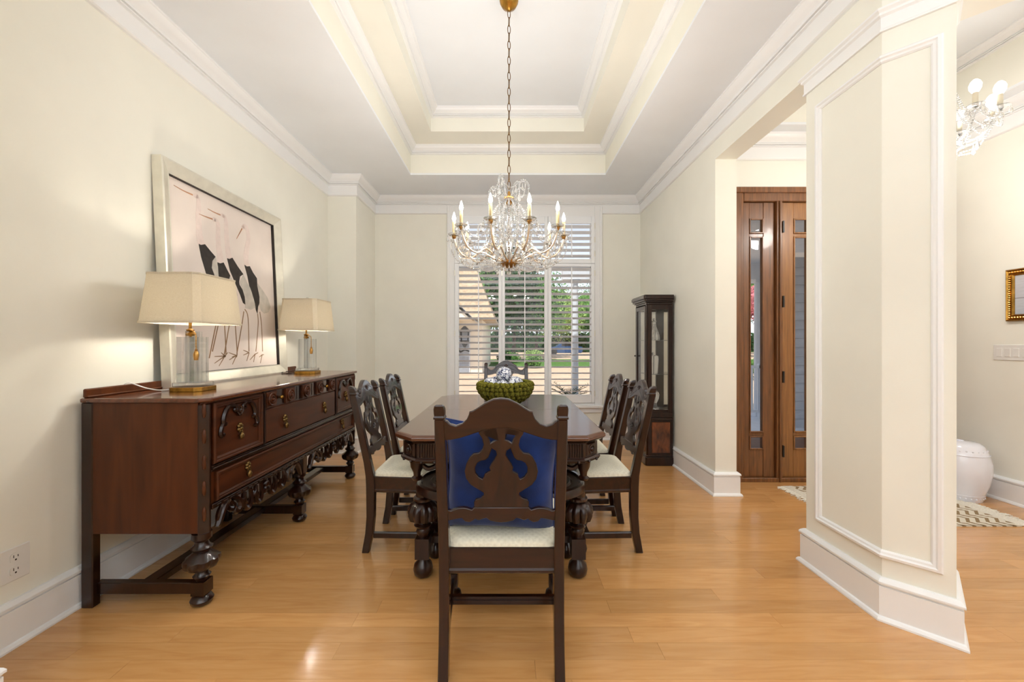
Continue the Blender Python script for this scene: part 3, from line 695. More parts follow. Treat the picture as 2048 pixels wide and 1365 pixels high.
for i, (dx, dy, dz, r, lb) in enumerate(((-.11, -.06, .155, .052, 'blue and white patterned china ball at the left in the moss bowl'), (.078, -.07, .158, .056, 'blue and white patterned china ball at the right in the moss bowl'),
                           (-.018, -.10, .140, .050, 'small dark blue patterned china ball at the front of the moss bowl'), (-.01, .0, .222, .058, 'large blue and white china ball topmost in the moss bowl'),
                           (.05, .09, .15, .054, 'blue and white china ball at the back of the moss bowl'), (-.07, .08, .15, .054, 'blue and white china ball behind the left ball in the moss bowl'))):
    t = thing('china_ball', lb, 'ball', (BX + dx, BY + dy, TH + dz), group='china balls in the moss bowl')
    b = MB(); b.ball((0, 0, 0), r, 20, 12)
    b.build('ball', M['china'], t, smooth=True, angle=180)
    t.rotation_euler = (i * .8, i * 1.3, i)
    mb = MB(); mb.tube([(r * 1.003 * math.cos(2 * PI * k / 24), r * 1.003 * math.sin(2 * PI * k / 24), 0) for k in range(24)], .0022, 5, True); mb.build('rim_line', M['ceramic'], t, smooth=True)
# ------------------------------------------------------------------ sideboard
SX0, SX1, SY_0, SY_1, SZ0, SZT = -1.955, -1.40, 1.845, 3.645, .332, .945   # back, front, near end, far end, carcass bottom, underside of top
sb = thing('sideboard', 'long carved walnut sideboard with scroll fretwork and turned legs along the left wall', 'sideboard', (-1.68, 2.745, 0)); so = sb.location
cc_ = .026
plan = [(SX0, SY_0), (SX1 - cc_, SY_0), (SX1 - .006, SY_0 + cc_), (SX1 - .006, SY_1 - cc_), (SX1 - cc_, SY_1), (SX0, SY_1)]
MB(so).prism(plan, SZ0 + .11, SZT).build('carcass', M['side'], sb)
for y0, y1, nm in ((SY_0 - .008, SY_0, 'side_panel'), (SY_1, SY_1 + .008, 'side_panel')):
    MB(so).box(SX0 + .03, SX1 - cc_ - .004, y0, y1, SZ0 + .008, SZT).build(nm, M['side'], sb, bevel=.002)
e_ = .022
tp = [(SX0 - .005, SY_0 - e_), (SX1 - cc_ * .6, SY_0 - e_), (SX1 + e_, SY_0 + cc_ * .6), (SX1 + e_, SY_1 - cc_ * .6), (SX1 - cc_ * .6, SY_1 + e_), (SX0 - .005, SY_1 + e_)]
MB(so).prism(tp, SZT, SZT + .021).build('top', M['top'], sb, bevel=.007, seg=2)
MB(so).prism([(x * 1 + (0.006 if x > -1.5 else 0), y) for x, y in plan], SZT - .012, SZT + .001).build('top_moulding', M['side'], sb, bevel=.004)
MB(so).box(SX0 - .003, SX0 + .013, SY_0 - .01, SY_1 + .01, SZT + .021, SZT + .062).box(SX0 + .013, SX0 + .022, SY_0 - .01, SY_1 + .01, SZT + .021, SZT + .03).build('gallery_rail', M['side'], sb, bevel=.005)
# rear posts
for yy in (SY_0 - .012, (SY_0 + SY_1) / 2 - .02, SY_1 - .028):
    MB(so).box(SX0 - .008, SX0 + .045, yy, yy + .04, 0, SZ0 + .12 if abs(yy - 2.725) < .05 else SZT).build('rear_leg', M['dark'], sb, bevel=.004)
# canted corner posts with oval pegs
for s in (0, 1):
    ya, yb = (SY_0, SY_0 + cc_) if s == 0 else (SY_1, SY_1 - cc_)
    sg = 1 if s == 0 else -1
    MB(so).prism([(SX1 - cc_ - .004, ya - sg * .010), (SX1 - cc_, ya - sg * .010), (SX1 + .004, yb - sg * .004), (SX1 + .004, yb + sg * .005), (SX1 - cc_ - .004, yb + sg * .005)], SZ0 - .005, SZT - .012).build('corner_post', M['dark'], sb, bevel=.002)
    cx, cy = SX1 - cc_ / 2 + .002, (ya + yb) / 2 - sg * .007
    dv = Vector((1, sg, 0)).normalized(); nv = Vector((1, -sg, 0)).normalized()
    for k in range(5):
        zc = .905 - k * .12
        b = MB(so)
        pts = [(.0075 * math.cos(a), .022 * math.sin(a) + (.010 if math.sin(a) > 0 else -.010)) for a in [2 * PI * i / 14 for i in range(14)]]
        b.loft([[Vector((cx, cy, zc)) + dv * (u * q) + nv * hgt + Vector((0, 0, v * q)) for u, v in pts] for q, hgt in ((1.15, -.002), (1, .006), (.6, .010))])
        b.build('corner_peg', M['side'], sb, smooth=True)
FX = SX1 - .006                  # front plane
def fbox(b, y0, y1, z0, z1, d0, d1): return b.box(FX + d0, FX + d1, y0, y1, z0, z1)
def fframe(b, y0, y1, z0, z1, prof):   # mitred moulding round a rectangle on the front
    P = [(FX, y0, z0), (FX, y1, z0), (FX, y1, z1), (FX, y0, z1)]
    A = [(0, 1, 1), (0, -1, 1), (0, -1, -1), (0, 1, -1)]
    return b.sweep(P, [(a, (1, 0, 0)) for a in A], prof, True)
MO = [(0, 0), (0, .010), (.006, .016), (.012, .016), (.016, .011), (.022, .011), (.030, .004), (.030, 0)]
# handles: ornate brass plate with a drop
def pull(y, z, parent, d=.0):
    h = MB(so)
    for a, r in ((0, .011), (1.05, .009), (2.1, .009), (3.14, .011), (4.2, .009), (5.24, .009)):
        h.ball((FX + d + .004, y + .013 * math.sin(a), z + .016 + .016 * math.cos(a)), r, 8, 4, 1)
    h.ball((FX + d + .010, y, z + .012), .010, 8, 5)
    h.tube([(FX + d + .012, y, z + .008), (FX + d + .018, y, z - .006), (FX + d + .014, y, z - .016)], .003, 5)
    h.lathe([(0, -.048), (.006, -.044), (.011, -.034), (.013, -.024), (.009, -.014), (.003, -.008)], FX + d + .013, y, z, 8)
    h.build('handle', M['antique'], parent, smooth=True)
def spiral(y, z, r0, turns, a0, sgn, d, steps=14):
    return [(FX + d, y + r0 * (1 - .8 * k / steps) * math.cos(a0 + sgn * turns * 2 * PI * k / steps), z + r0 * (1 - .8 * k / steps) * math.sin(a0 + sgn * turns * 2 * PI * k / steps)) for k in range(steps + 1)]
DZ0, DZ1 = .645, .935
for y0, y1, lb in ((1.886, 2.262, None), (3.228, 3.604, None)):
    b = MB(so); fbox(b, y0, y1, DZ0, DZ1, 0, .006); fframe(b, y0, y1, DZ0, DZ1, [(a, c + .004) for a, c in MO])
    d_ = b.build('door', M['front'], sb, smooth=True, angle=20)
    ym = (y0 + y1) / 2; cv = MB(so); dd = .012
    for s in (-1, 1):
        arc = smooth_pts([(FX + dd, ym + s * .028, .888), (FX + dd, ym + s * .05, .905), (FX + dd, ym + s * .085, .902), (FX + dd, ym + s * .112, .872), (FX + dd, ym + s * .122, .838), (FX + dd, ym + s * .112, .818), (FX + dd, ym + s * .103, .826)])
        cv.tube(arc, [.009 + .003 * math.sin(PI * k / (len(arc) - 1)) for k in range(len(arc))], 6)
        lo = smooth_pts([(FX + dd, ym + s * .122, .822), (FX + dd, ym + s * .135, .806), (FX + dd, ym + s * .140, .782), (FX + dd, ym + s * .130, .768), (FX + dd, ym + s * .120, .776)])
        cv.tube(lo, [.011] * len(lo), 6)
        cv.tube(smooth_pts(spiral(ym + s * .035, .882, .017, .9, 1.5, s, dd, 8), False, 2), .008, 6)
        for k in range(3): cv.tube(smooth_pts([(FX + dd, ym + s * .004, .855 - .004 * k), (FX + dd, ym + s * (.012 + .007 * k), .862 + .004 * k), (FX + dd, ym + s * (.010 + .010 * k), .893 - .006 * k)]), .0062, 5)
    cv.ball((FX + dd, ym, .87), .012, 8, 5)
    cv.build('carved_scroll', M['dark'], d_, smooth=True)
    pull(ym, .765, d_, .008)
# centre: medallion drawer above a wide drawer
CY0, CY1 = 2.292, 3.198
for ys in (2.266, 3.204): MB(so).box(FX, FX + .014, ys, ys + .020, DZ0 - .01, DZ1 + .004).box(FX + .013, FX + .020, ys + .005, ys + .015, DZ0, DZ1).build('stile', M['dark'], sb, bevel=.003)
b = MB(so); fbox(b, CY0, CY1, .842, .935, 0, .004)
md = b.build('drawer', M['dark'], sb)
seg_ = (CY1 - CY0) / 9
for k in range(9):
    y0, y1 = CY0 + k * seg_, CY0 + (k + 1) * seg_
    if k % 2 == 0:
        w0, w1 = y0 - .002 * (k > 0), y1 + .002 * (k < 8)
        b = MB(so); fbox(b, w0, w1, .844, .934, .004, .016); yc, zc = (w0 + w1) / 2, .889
        rings = [(.040, .016), (.040, .022), (.036, .026), (.030, .024), (.028, .020), (.024, .020), (.022, .026), (.018, .027), (.015, .022), (.011, .022), (.009, .030), (.001, .033)]
        b.loft([[(FX + h, yc + r * math.cos(2 * PI * i / 24), zc + r * math.sin(2 * PI * i / 24)) for i in range(24)] for r, h in rings])
        b.build('medallion', M['front'], md, smooth=True, angle=30)
    elif k in (1, 7):
        MB(so).ball((FX + .018, (y0 + y1) / 2, .889), .012, 8, 6).tube([(FX + .004, (y0 + y1) / 2, .889), (FX + .016, (y0 + y1) / 2, .889)], .005, 6).build('knob', M['brass'], md, smooth=True)
    else:
        MB(so).box(FX + .004, FX + .007, (y0 + y1) / 2 - .004, (y0 + y1) / 2 + .004, .85, .93).build('groove', M['dark'], md)
b = MB(so); fbox(b, CY0, CY1, DZ0, .835, 0, .014)
wd = b.build('drawer', M['front'], sb, bevel=.004)
pull(CY0 + .19, .735, wd, .014); pull(CY1 - .19, .735, wd, .014)
b = MB(so)
for z0, z1, d in ((.612, .622, .012), (.622, .632, .022), (.632, .640, .014)): fbox(b, SY_0 + cc_ + .005, SY_1 - cc_ - .005, z0, z1, 0, d)
b.build('waist_moulding', M['dark'], sb, bevel=.002)
b = MB(so); fbox(b, 1.905, 3.585, .466, .604, 0, .005); fframe(b, 1.905, 3.585, .466, .604, [(a * .8, c + .004) for a, c in MO])
bd = b.build('drawer', M['front'], sb, smooth=True, angle=20)
pull(2.14, .545, bd, .006); pull(3.35, .545, bd, .006)
b = MB(so); fbox(b, SY_0 + cc_ + .005, SY_1 - cc_ - .005, .436, .460, 0, .016)
b.build('apron_strip', M['dark'], sb, bevel=.003)
b = MB(so); y = SY_0 + cc_ + .03
while y < SY_1 - cc_ - .03:
    b.box(FX + .014, FX + .021, y, y + .030, .444, .452); y += .046
b.build('dentil', M['dark'], sb, bevel=.002)
# fretwork between the legs
LY = (1.872, 2.745, 3.618); LX = -1.437
def fret(ya, yb):
    b = MB(so); L_ = yb - ya; X = FX + .004
    def P(pts, r, fl=.8): 
        q = smooth_pts([(X, ya + L_ * u, z) for u, z in pts], False, 5)
        b.tube(q, [r * (.75 + .5 * math.sin(PI * k / (len(q) - 1))) for k in range(len(q))], 6)
    for m_ in (0, 1):
        U = (lambda u: 1 - u) if m_ else (lambda u: u)
        g = lambda pts: [(U(u), z) for u, z in pts]
        P(g([(.035, .335), (.05, .352), (.075, .395), (.11, .428), (.14, .434)]), .014)       # leaf by the leg
        P(g([(.035, .365), (.05, .40), (.075, .432)]), .010)
        P(g([(.11, .425), (.15, .415), (.17, .395), (.155, .378), (.135, .388)]), .012)         # volute
        P(g([(.16, .43), (.205, .420), (.23, .395), (.235, .365), (.21, .352), (.185, .362), (.19, .382)]), .013)
        P(g([(.215, .40), (.26, .395), (.275, .43)]), .010)
        P(g([(.27, .432), (.262, .39), (.275, .352), (.305, .338), (.335, .352), (.345, .39), (.335, .432)]), .013)   # hanging loop
        P(g([(.29, .425), (.288, .385), (.305, .362), (.318, .385)]), .006)
        P(g([(.345, .385), (.375, .39), (.395, .432)]), .010)
        P(g([(.39, .432), (.382, .39), (.393, .350), (.42, .335), (.447, .350), (.455, .39), (.447, .432)]), .013)
        P(g([(.408, .425), (.407, .385), (.42, .36), (.432, .385)]), .006)
        P(g([(.455, .39), (.475, .372), (.5, .366)]), .011)
    b.ball((X, ya + L_ * .5, .385), .020, 8, 6); b.ball((X, ya + L_ * .5, .41), .022, 8, 6)
    return b.build('fretwork', M['dark'], sb, smooth=True)
fret(LY[0] + .02, LY[1] - .03); fret(LY[1] + .03, LY[2] - .02)
SLEG = [(0, 0), (.030, 0), (.043, .010), (.047, .024), (.038, .04), (.022, .048), (.022, .112), (.024, .116), (.03, .126), (.036, .135), (.026, .145), (.024, .153), (.036, .162), (.055, .178), (.063, .198), (.062, .214), (.046, .235), (.03, .248), (.041, .257), (.044, .266), (.03, .278), (.026, .294), (.04, .308), (.04, .335)]
for yy in LY:
    b = MB(so); b.lathe(SLEG, LX, yy, 0, 20, (.165, .232, 8, .2)); b.box(LX - .03, LX + .03, yy - .03, yy + .03, .05, .112)
    for k in range(4):           # carved buttons on the bulb
        a = PI / 4 + k * PI / 2; b.ball((LX + .058 * math.cos(a), yy + .058 * math.sin(a), .2), .015, 8, 5)
    b.build('leg', M['dark'], sb, smooth=True)
    if yy == LY[1]: MB(so).box(SX1 - .05, SX1 + .002, yy - .028, yy + .028, SZ0 - .005, .45).build('leg_block', M['dark'], sb, bevel=.003)
    MB(so).box(SX0 + .03, LX - .025, yy - .018, yy + .018, .052, .105).build('stretcher', M['dark'], sb, bevel=.003)
MB(so).box(-1.735, -1.67, LY[0], LY[2], .062, .098).build('stretcher', M['dark'], sb, bevel=.004)

# ------------------------------------------------------------------ lamps on the sideboard
ZS = SZT + .021
def chamf(cx, cy, hx, hy, c, z): return [(cx - hx + c, cy - hy, z), (cx + hx - c, cy - hy, z), (cx + hx, cy - hy + c, z), (cx + hx, cy + hy - c, z), (cx + hx - c, cy + hy, z), (cx - hx + c, cy + hy, z), (cx - hx, cy + hy - c, z), (cx - hx, cy - hy + c, z)]
def shade_mat():
    m = bpy.data.materials.new('linen_shade'); m.use_nodes = True; n = m.node_tree; L = n.links; n.nodes.remove(n.nodes['Principled BSDF'])
    d = n.nodes.new('ShaderNodeBsdfDiffuse'); t = n.nodes.new('ShaderNodeBsdfTranslucent'); mx = n.nodes.new('ShaderNodeMixShader'); mx.inputs[0].default_value = .45
    tc = n.nodes.new('ShaderNodeTexCoord'); mp = n.nodes.new('ShaderNodeMapping'); mp.inputs['Scale'].default_value = (60, 60, 420); L.new(tc.outputs['Object'], mp.inputs[0])
    nz = n.nodes.new('ShaderNodeTexNoise'); nz.inputs['Scale'].default_value = 2; nz.inputs['Detail'].default_value = 3; L.new(mp.outputs[0], nz.inputs['Vector'])
    cr = n.nodes.new('ShaderNodeValToRGB'); L.new(nz.outputs['Fac'], cr.inputs['Fac'])
    cr.color_ramp.elements[0].color = rgb(226, 216, 196); cr.color_ramp.elements[0].position = .3; cr.color_ramp.elements[1].color = rgb(238, 230, 212); cr.color_ramp.elements[1].position = .65
    L.new(cr.outputs[0], d.inputs['Color']); L.new(cr.outputs[0], t.inputs['Color'])
    L.new(d.outputs[0], mx.inputs[1]); L.new(t.outputs[0], mx.inputs[2]); L.new(mx.outputs[0], n.nodes['Material Output'].inputs['Surface']); return m
M['shade'] = shade_mat()
def make_lamp(x, y, label):
    t = thing('table_lamp', label, 'lamp', (x, y, ZS), 0, 'crystal table lamps'); z = ZS; o_ = t.location
    MB(o_).loft([chamf(x, y, .086, .076, .024, z), chamf(x, y, .086, .076, .024, z + .022)]).build('base', M['brass'], t, bevel=.002)
    MB(o_).loft([chamf(x, y, .076, .066, .02, z + .022), chamf(x, y, .076, .066, .02, z + .045)]).build('crystal_plinth', M['crystalw'], t, bevel=.002)
    for dx, dy, hx, hy, zt in ((-.034, -.004, .027, .040, .285), (.034, -.004, .027, .040, .285), (0, .004, .006, .052, .315)):
        MB(o_).loft([chamf(x + dx, y + dy, hx, hy, min(hx, hy) * .3, z + .046), chamf(x + dx, y + dy, hx, hy, min(hx, hy) * .3, z + zt)]).build('crystal_column', M['crystalw'], t)
    MB(o_).tube([(x, y - .02, z + .28), (x, y - .02, z + .37)], .007, 8).lathe([(.0, .29), (.018, .29), (.02, .30), (.012, .31), (.02, .322), (.006, .33)], x, y - .02, z, 12).build('stem', M['brass'], t, smooth=True)
    # shade: four wide faces with narrow cut corners, open top and bottom
    zb, zt = z + .355, z + .605
    def sh(k, zz, q): return chamf(x, y, .158 + k - q, .172 + k - q, .024, zz)
    MB(o_).loft([sh(0, zb, 0), sh(-.022, zt, 0), sh(-.022, zt, .003), sh(0, zb, .003)], cap=False, closed=True).build('lamp_shade', M['shade'], t)
    for z0_, k_ in ((zb - .002, .001), (zt - .007, -.021)): MB(o_).loft([sh(k_, z0_, -.001), sh(k_, z0_ + .009, -.001), sh(k_, z0_ + .009, .004), sh(k_, z0_, .004)], cap=False, closed=True).build('shade_binding', M['shade'], t)
    #([sh(.001, zb - .002, -.001), sh(.001, zb + .007, -.001), sh(.001, zb + .007, .004), sh(.001, zb - .002, .004)], cap=False, closed=True)
    #([sh(-.021, zt - .007, -.001), sh(-.021, zt + .002, -.001), sh(-.021, zt + .002, .004), sh(-.021, zt - .007, .004)], cap=False, closed=True)
    hp = MB(o_); hp.tube([(x - .11, y, zt - .02), (x + .11, y, zt - .02)], .002, 5); hp.tube([(x, y - .12, zt - .02), (x, y + .12, zt - .02)], .002, 5)
    hp.tube(smooth_pts([(x, y - .02, z + .37), (x - .045, y - .01, z + .42), (x - .05, y, z + .5), (x, y, zt - .015)]), .002, 5); hp.tube(smooth_pts([(x, y - .02, z + .37), (x + .045, y - .01, z + .42), (x + .05, y, z + .5), (x, y, zt - .015)]), .002, 5)
    hp.build('harp', M['brass'], t)
    MB(o_).lathe([(.004, -.02), (.006, 0), (.014, .006), (.016, .014), (.010, .022), (.0, .024)], x, y, zt, 10).build('finial', M['crystal'], t, smooth=True)
    MB(o_).lathe([(.011, .37), (.013, .40), (.028, .43), (.03, .455), (.018, .48), (0, .488)], x, y - .005, z, 12).build('bulb', M['bulb'], t, smooth=True)
    # chain with a tassel hanging in front of the crystal
    ts = MB(o_); xx, yy = x + .056, y - .056
    ch_ = smooth_pts([(x, y - .03, z + .325), (x + .022, yy + .01, z + .322), (xx, yy, z + .30), (xx + .002, yy, z + .25), (xx + .003, yy, z + .215)])
    ts.tube(ch_, .0022, 5)
    for p in ch_[::2]: ts.ball(tuple(p), .0042, 6, 4)
    ts.lathe([(.0, -.05), (.009, -.048), (.012, -.02), (.009, -.004), (.006, 0), (.008, .006), (0, .01)], xx + .003, yy, z + .212, 10, (-.048, -.02, 6, .15))
    ts.build('tassel', M['gold'], t, smooth=True)
    lamp('POINT', 'table_lamp_light', (x, y, z + .44), 50, (1, .91, .77), shadow_soft_size=.03)
    return t
l1 = make_lamp(-1.685, 2.135, 'crystal table lamp with boxy linen shade at the near end of the sideboard')
MB(l1.location).tube(smooth_pts([(-1.77, 2.135, ZS + .012), (-1.82, 2.09, ZS + .006), (-1.88, 2.07, ZS + .02), (-1.94, 2.04, ZS + .05), (-1.96, 2.03, ZS + .03)]), .003, 5).build('cord', M['plastic'], l1, smooth=True)
l2 = make_lamp(-1.67, 3.315, 'crystal table lamp with boxy linen shade at the far end of the sideboard')
MB(l2.location).tube(smooth_pts([(-1.745, 3.315, ZS + .012), (-1.79, 3.27, ZS + .006), (-1.86, 3.28, ZS + .006), (-1.89, 3.36, ZS + .01), (-1.86, 3.42, ZS + .01)]), .004, 5).build('cord', M['black'], l2, smooth=True)

# ------------------------------------------------------------------ crane picture leaning on the wall
PW0, PW1 = 2.234, 3.41           # along the wall
PH = 1.31; lean = math.atan2(.059, 1.31)
pc = thing('framed_picture', 'large silver framed picture of four cranes leaning on the wall behind the lamps', 'picture', (-1.885, (PW0 + PW1) / 2, ZS)); 
pc.rotation_euler = (0, -lean, 0)
hwp = (PW1 - PW0) / 2
# local frame: x out of the wall, y along it, z up
fb = MB()
PFR = [(0, -.055), (0, 0), (.010, .002), (.016, 0), (.066, -.022), (.074, -.022), (.074, -.055)]
P = [(0, -hwp, 0), (0, hwp, 0), (0, hwp, PH), (0, -hwp, PH)]
fb.sweep(P, [((0, 1, 1), (1, 0, 0)), ((0, -1, 1), (1, 0, 0)), ((0, -1, -1), (1, 0, 0)), ((0, 1, -1), (1, 0, 0))], PFR, True)
fb.build('frame', M['silver'], pc)
P = [(0, -hwp + .0745, .0745), (0, hwp - .0745, .0745), (0, hwp - .0745, PH - .0745), (0, -hwp + .0745, PH - .0745)]
MB().sweep(P, [((0, 1, 1), (1, 0, 0)), ((0, -1, 1), (1, 0, 0)), ((0, -1, -1), (1, 0, 0)), ((0, 1, -1), (1, 0, 0))], [(-.004, -.052), (-.004, -.026), (.0006, -.0235), (.0006, -.052)], True).build('liner', M['inkblack'], pc)
MB().box(-.052, -.046, -hwp + .076, hwp - .076, .076, PH - .076).build('canvas', M['canvas'], pc)
def art(px, py):                 # traced print: picture-plane coordinates
    X = -1.955
    for _ in range(3):
        Y = 800 * X / (px - 1018); z = EYE + (686 - py) / 800 * Y
        X = -1.885 - (z - ZS) * math.tan(lean) - .046
    return (Y - (PW0 + PW1) / 2, z - ZS)
def qa(p): return (330 + p[0] / 3.584, 340 + p[1] / 3.584)
def qb(p): return (400 + p[0] / 4.478, 560 + p[1] / 4.478)
def flat(name, polys, m, parent, h):
    b = MB()
    for poly in polys:
        n = len(poly)
        b.add([(-.046, y, z) for y, z in poly] + [(-.046 + h, y, z) for y, z in poly], [tuple(range(n, 2 * n))] + [(i, (i + 1) % n, n + (i + 1) % n, n + i) for i in range(n)])
    return b.build(name, m, parent)
def stroke(pts, w0, w1=None):
    p = smooth_pts([art(*a) + (0,) for a in pts], False, 5); n = len(p); L_, R_ = [], []
    for i, a in enumerate(p):
        d = (p[min(i + 1, n - 1)] - p[max(i - 1, 0)]).normalized(); w_ = w0 + ((w1 if w1 is not None else w0) - w0) * i / (n - 1)
        L_.append((a.x - d.y * w_, a.y + d.x * w_)); R_.append((a.x + d.y * w_, a.y - d.x * w_))
    return L_ + R_[::-1]
def poly(pts): return [art(*a) for a in pts]
A_ = lambda *p: [qa(q) for q in p]
B_ = lambda *p: [qb(q) for q in p]
cranes = [
    dict(neck=A_((222, 182), (236, 200), (241, 245), (238, 330), (243, 400), (247, 470), (262, 532)), beak=A_((198, 176), (130, 145), (62, 106)), head=A_((222, 183)),
         black=A_((240, 526), (255, 535), (285, 530), (322, 576), (360, 620), (338, 650), (333, 700), (350, 745), (362, 800), (330, 830), (292, 735), (258, 620)), white=A_((336, 640), (362, 618), (378, 690), (382, 750), (398, 850), (372, 880), (345, 780), (334, 700)),
         legs=[B_((165, 300), (140, 410), (82, 700)), B_((185, 300), (110, 640))], feet=[]),
    dict(neck=A_((352, 352), (370, 362), (381, 400), (380, 480), (386, 560), (394, 610), (397, 664)), beak=A_((340, 350), (290, 332), (242, 312)), head=A_((353, 353)),
         black=A_((375, 660), (395, 668), (418, 661), (442, 710), (466, 756), (455, 790), (470, 850), (430, 830), (385, 760)), white=A_((446, 748), (468, 758), (502, 830), (520, 900), (490, 930), (462, 850)),
         legs=[B_((215, 300), (220, 410), (232, 640), (222, 690)), B_((285, 300), (260, 410), (218, 660), (200, 700))], feet=B_((222, 680), (130, 685), (130, 745), (170, 770), (250, 648), (190, 650))),
    dict(neck=A_((412, 324), (427, 335), (438, 375), (440, 450), (447, 540), (455, 600), (462, 632)), beak=A_((396, 320), (350, 300), (305, 275)), head=A_((413, 325)),
         black=A_((444, 630), (460, 637), (481, 627), (520, 690), (560, 746), (536, 762), (530, 800)) + B_((352, 40), (378, 85), (398, 150), (404, 218), (385, 205), (358, 130)) + A_((490, 780), (465, 720)),
         white=B_((356, 10)) + A_((560, 746), (600, 830)) + B_((450, 70), (480, 170), (500, 245), (455, 265), (405, 250), (400, 150), (375, 70)),
         legs=[B_((312, 300), (316, 410), (332, 640), (325, 690)), B_((392, 280), (372, 415), (330, 660))], feet=B_((326, 675), (262, 715), (290, 755), (258, 650), (285, 690))),
    dict(neck=A_((556, 412), (568, 400), (584, 412), (594, 450), (598, 500), (586, 570), (580, 630), (587, 684)), beak=A_((552, 418), (532, 455), (512, 492)), head=A_((560, 410)),
         black=A_((568, 678), (585, 690), (606, 688), (630, 735), (657, 775), (660, 830)) + B_((518, 90), (530, 150), (530, 205), (518, 240), (513, 300), (500, 270), (490, 210), (470, 130), (440, 50)) + A_((590, 760)),
         white=B_((515, 30), (560, 90), (605, 160), (632, 240), (612, 290), (575, 300), (545, 270), (528, 220), (530, 150)),
         legs=[B_((400, 260), (430, 340), (438, 640)), B_((515, 300), (520, 400), (500, 640)), B_((535, 285), (550, 400), (560, 640))], feet=B_((440, 650), (388, 628), (388, 672), (418, 725)) + B_((492, 665), (447, 715), (480, 735), (520, 650)) + B_((556, 670), (530, 690), (540, 745), (572, 668)))]
for c in cranes:
    hx, hy = art(*c['head'][0])
    f = flat('crane', [stroke(c['neck'], .012, .030), [(hx + .020 * math.cos(t_), hy + .016 * math.sin(t_)) for t_ in [k * PI / 6 for k in range(12)]]], M['inkpink'], pc, .0012)
    flat('tail_feathers', [poly(c['white'])], M['inkgrey'], f, .0016)
    flat('wing', [poly(c['black'])], M['inkblack'], f, .0022)
    flat('beak', [stroke(c['beak'], .0050, .0015)], M['inkred'], f, .0014)
    st = [stroke(l, .0042) for l in c['legs']]; ft = c['feet']
    for k in range(0, len(ft)):
        if k == 0 or (len(ft) == 12 and k in (4, 8)): ctr = ft[k]
        else: st.append(stroke([ctr, ft[k]], .004, .002))
    flat('crane_leg', st, M['inkbrown'], f, .0010)

# outlet on the left wall and the foyer switch plate
ot = thing('wall_outlet', 'white duplex power outlet low on the left wall', 'outlet', (XL, 1.615, .35)); oo = ot.location
oz = EYE - (1128 - 686) / 800 * 1.615; ot.location.z = oz; oo = ot.location
MB(oo).box(XL, XL + .006, 1.615 - .052, 1.615 + .052, oz - .068, oz + .068).build('plate', M['plastic'], ot, bevel=.003)
for dz in (-.026, .026):
    f = MB(oo).loft([[(XL + h, 1.615 + r * .018 * math.copysign(min(1, abs(math.cos(a)) * 1.25), math.cos(a)), oz + dz + r * .019 * math.sin(a)) for a in [2 * PI * i / 16 for i in range(16)]] for h, r in ((.006, 1), (.009, 1))]).build('socket', M['plastic'], ot)
    MB(oo).box(XL + .009, XL + .0095, 1.615 - .0085, 1.615 - .006, oz + dz, oz + dz + .011).box(XL + .009, XL + .0095, 1.615 + .006, 1.615 + .0085, oz + dz, oz + dz + .009).box(XL + .009, XL + .0095, 1.615 - .003, 1.615 + .003, oz + dz - .012, oz + dz - .006).build('slots', M['slot'], f)
sw = thing('switch_plate', 'white five gang switch plate on the foyer wall below the gilt picture', 'switch', (XF, 3.0, 1.143)); wo_ = sw.location
MB(wo_).box(XF - .007, XF, 2.86, 3.15, 1.085, 1.205).build('plate', M['plastic'], sw, bevel=.003)
for k in range(5):
    yy = 3.11 - k * .052
    MB(wo_).box(XF - .010, XF - .006, yy - .018, yy + .018, 1.112, 1.178).build('rocker', M['plastic'], sw, bevel=.002)

# ------------------------------------------------------------------ curio cabinet
CX0, CX1, CYa, CYb = 1.362, 1.628, 3.965, 4.33
cb = thing('curio_cabinet', 'tall glazed walnut display cabinet with crystal inside, against the right wall by the window', 'cabinet', (1.48, 4.21, 0)); co = cb.location
def cplan(e, c=.014): return [(CX0 - e + c, CYa - e), (CX1, CYa - e), (CX1, CYb + e), (CX0 - e + c, CYb + e), (CX0 - e, CYb + e - c), (CX0 - e, CYa - e + c)]
MB(co).prism(cplan(.010), .0, .085).prism(cplan(.004), .085, .1).build('plinth', M['dark'], cb, bevel=.005)
MB(co).prism(cplan(-.006), .1, .455).build('base', M['dark'], cb)
b = MB(co); b.box(CX0 + .055, CX1 - .03, CYa - .0005, CYa + .008, .125, .43); b.build('base_panel', M['burl'], cb, bevel=.004)
b = MB(co); b.box(CX0 + .0, CX0 + .008, CYa + .05, CYb - .05, .125, .43); b.build('base_panel', M['burl'], cb, bevel=.004)
MB(co).prism(cplan(.008), .452, .475).prism(cplan(-.002), .475, .53).build('waist', M['dark'], cb, bevel=.004)
b = MB(co); z0, z1 = .525, 1.60
for x0, x1, y0, y1 in ((CX0 + .014, CX0 + .056, CYa + .004, CYa + .03), (CX1 - .045, CX1, CYa + .004, CYa + .03), (CX0 + .014, CX0 + .056, CYb - .03, CYb - .004), (CX1 - .045, CX1, CYb - .03, CYb - .004)): b.box(x0, x1, y0, y1, z0, z1)
b.box(CX0 + .004, CX0 + .03, CYa + .012, CYa + .032, z0, z1).box(CX0 + .004, CX0 + .03, CYb - .032, CYb - .012, z0, z1)
for y0, y1 in ((CYa + .006, CYa + .028), (CYb - .028, CYb - .006)): b.box(CX0 + .056, CX1 - .045, y0, y1, z0, z0 + .03).box(CX0 + .056, CX1 - .045, y0, y1, z1 - .05, z1)
b.build('case', M['dark'], cb, bevel=.002)
b = MB(co); x0 = CX0; y0, y1 = CYa + .032, CYb - .032
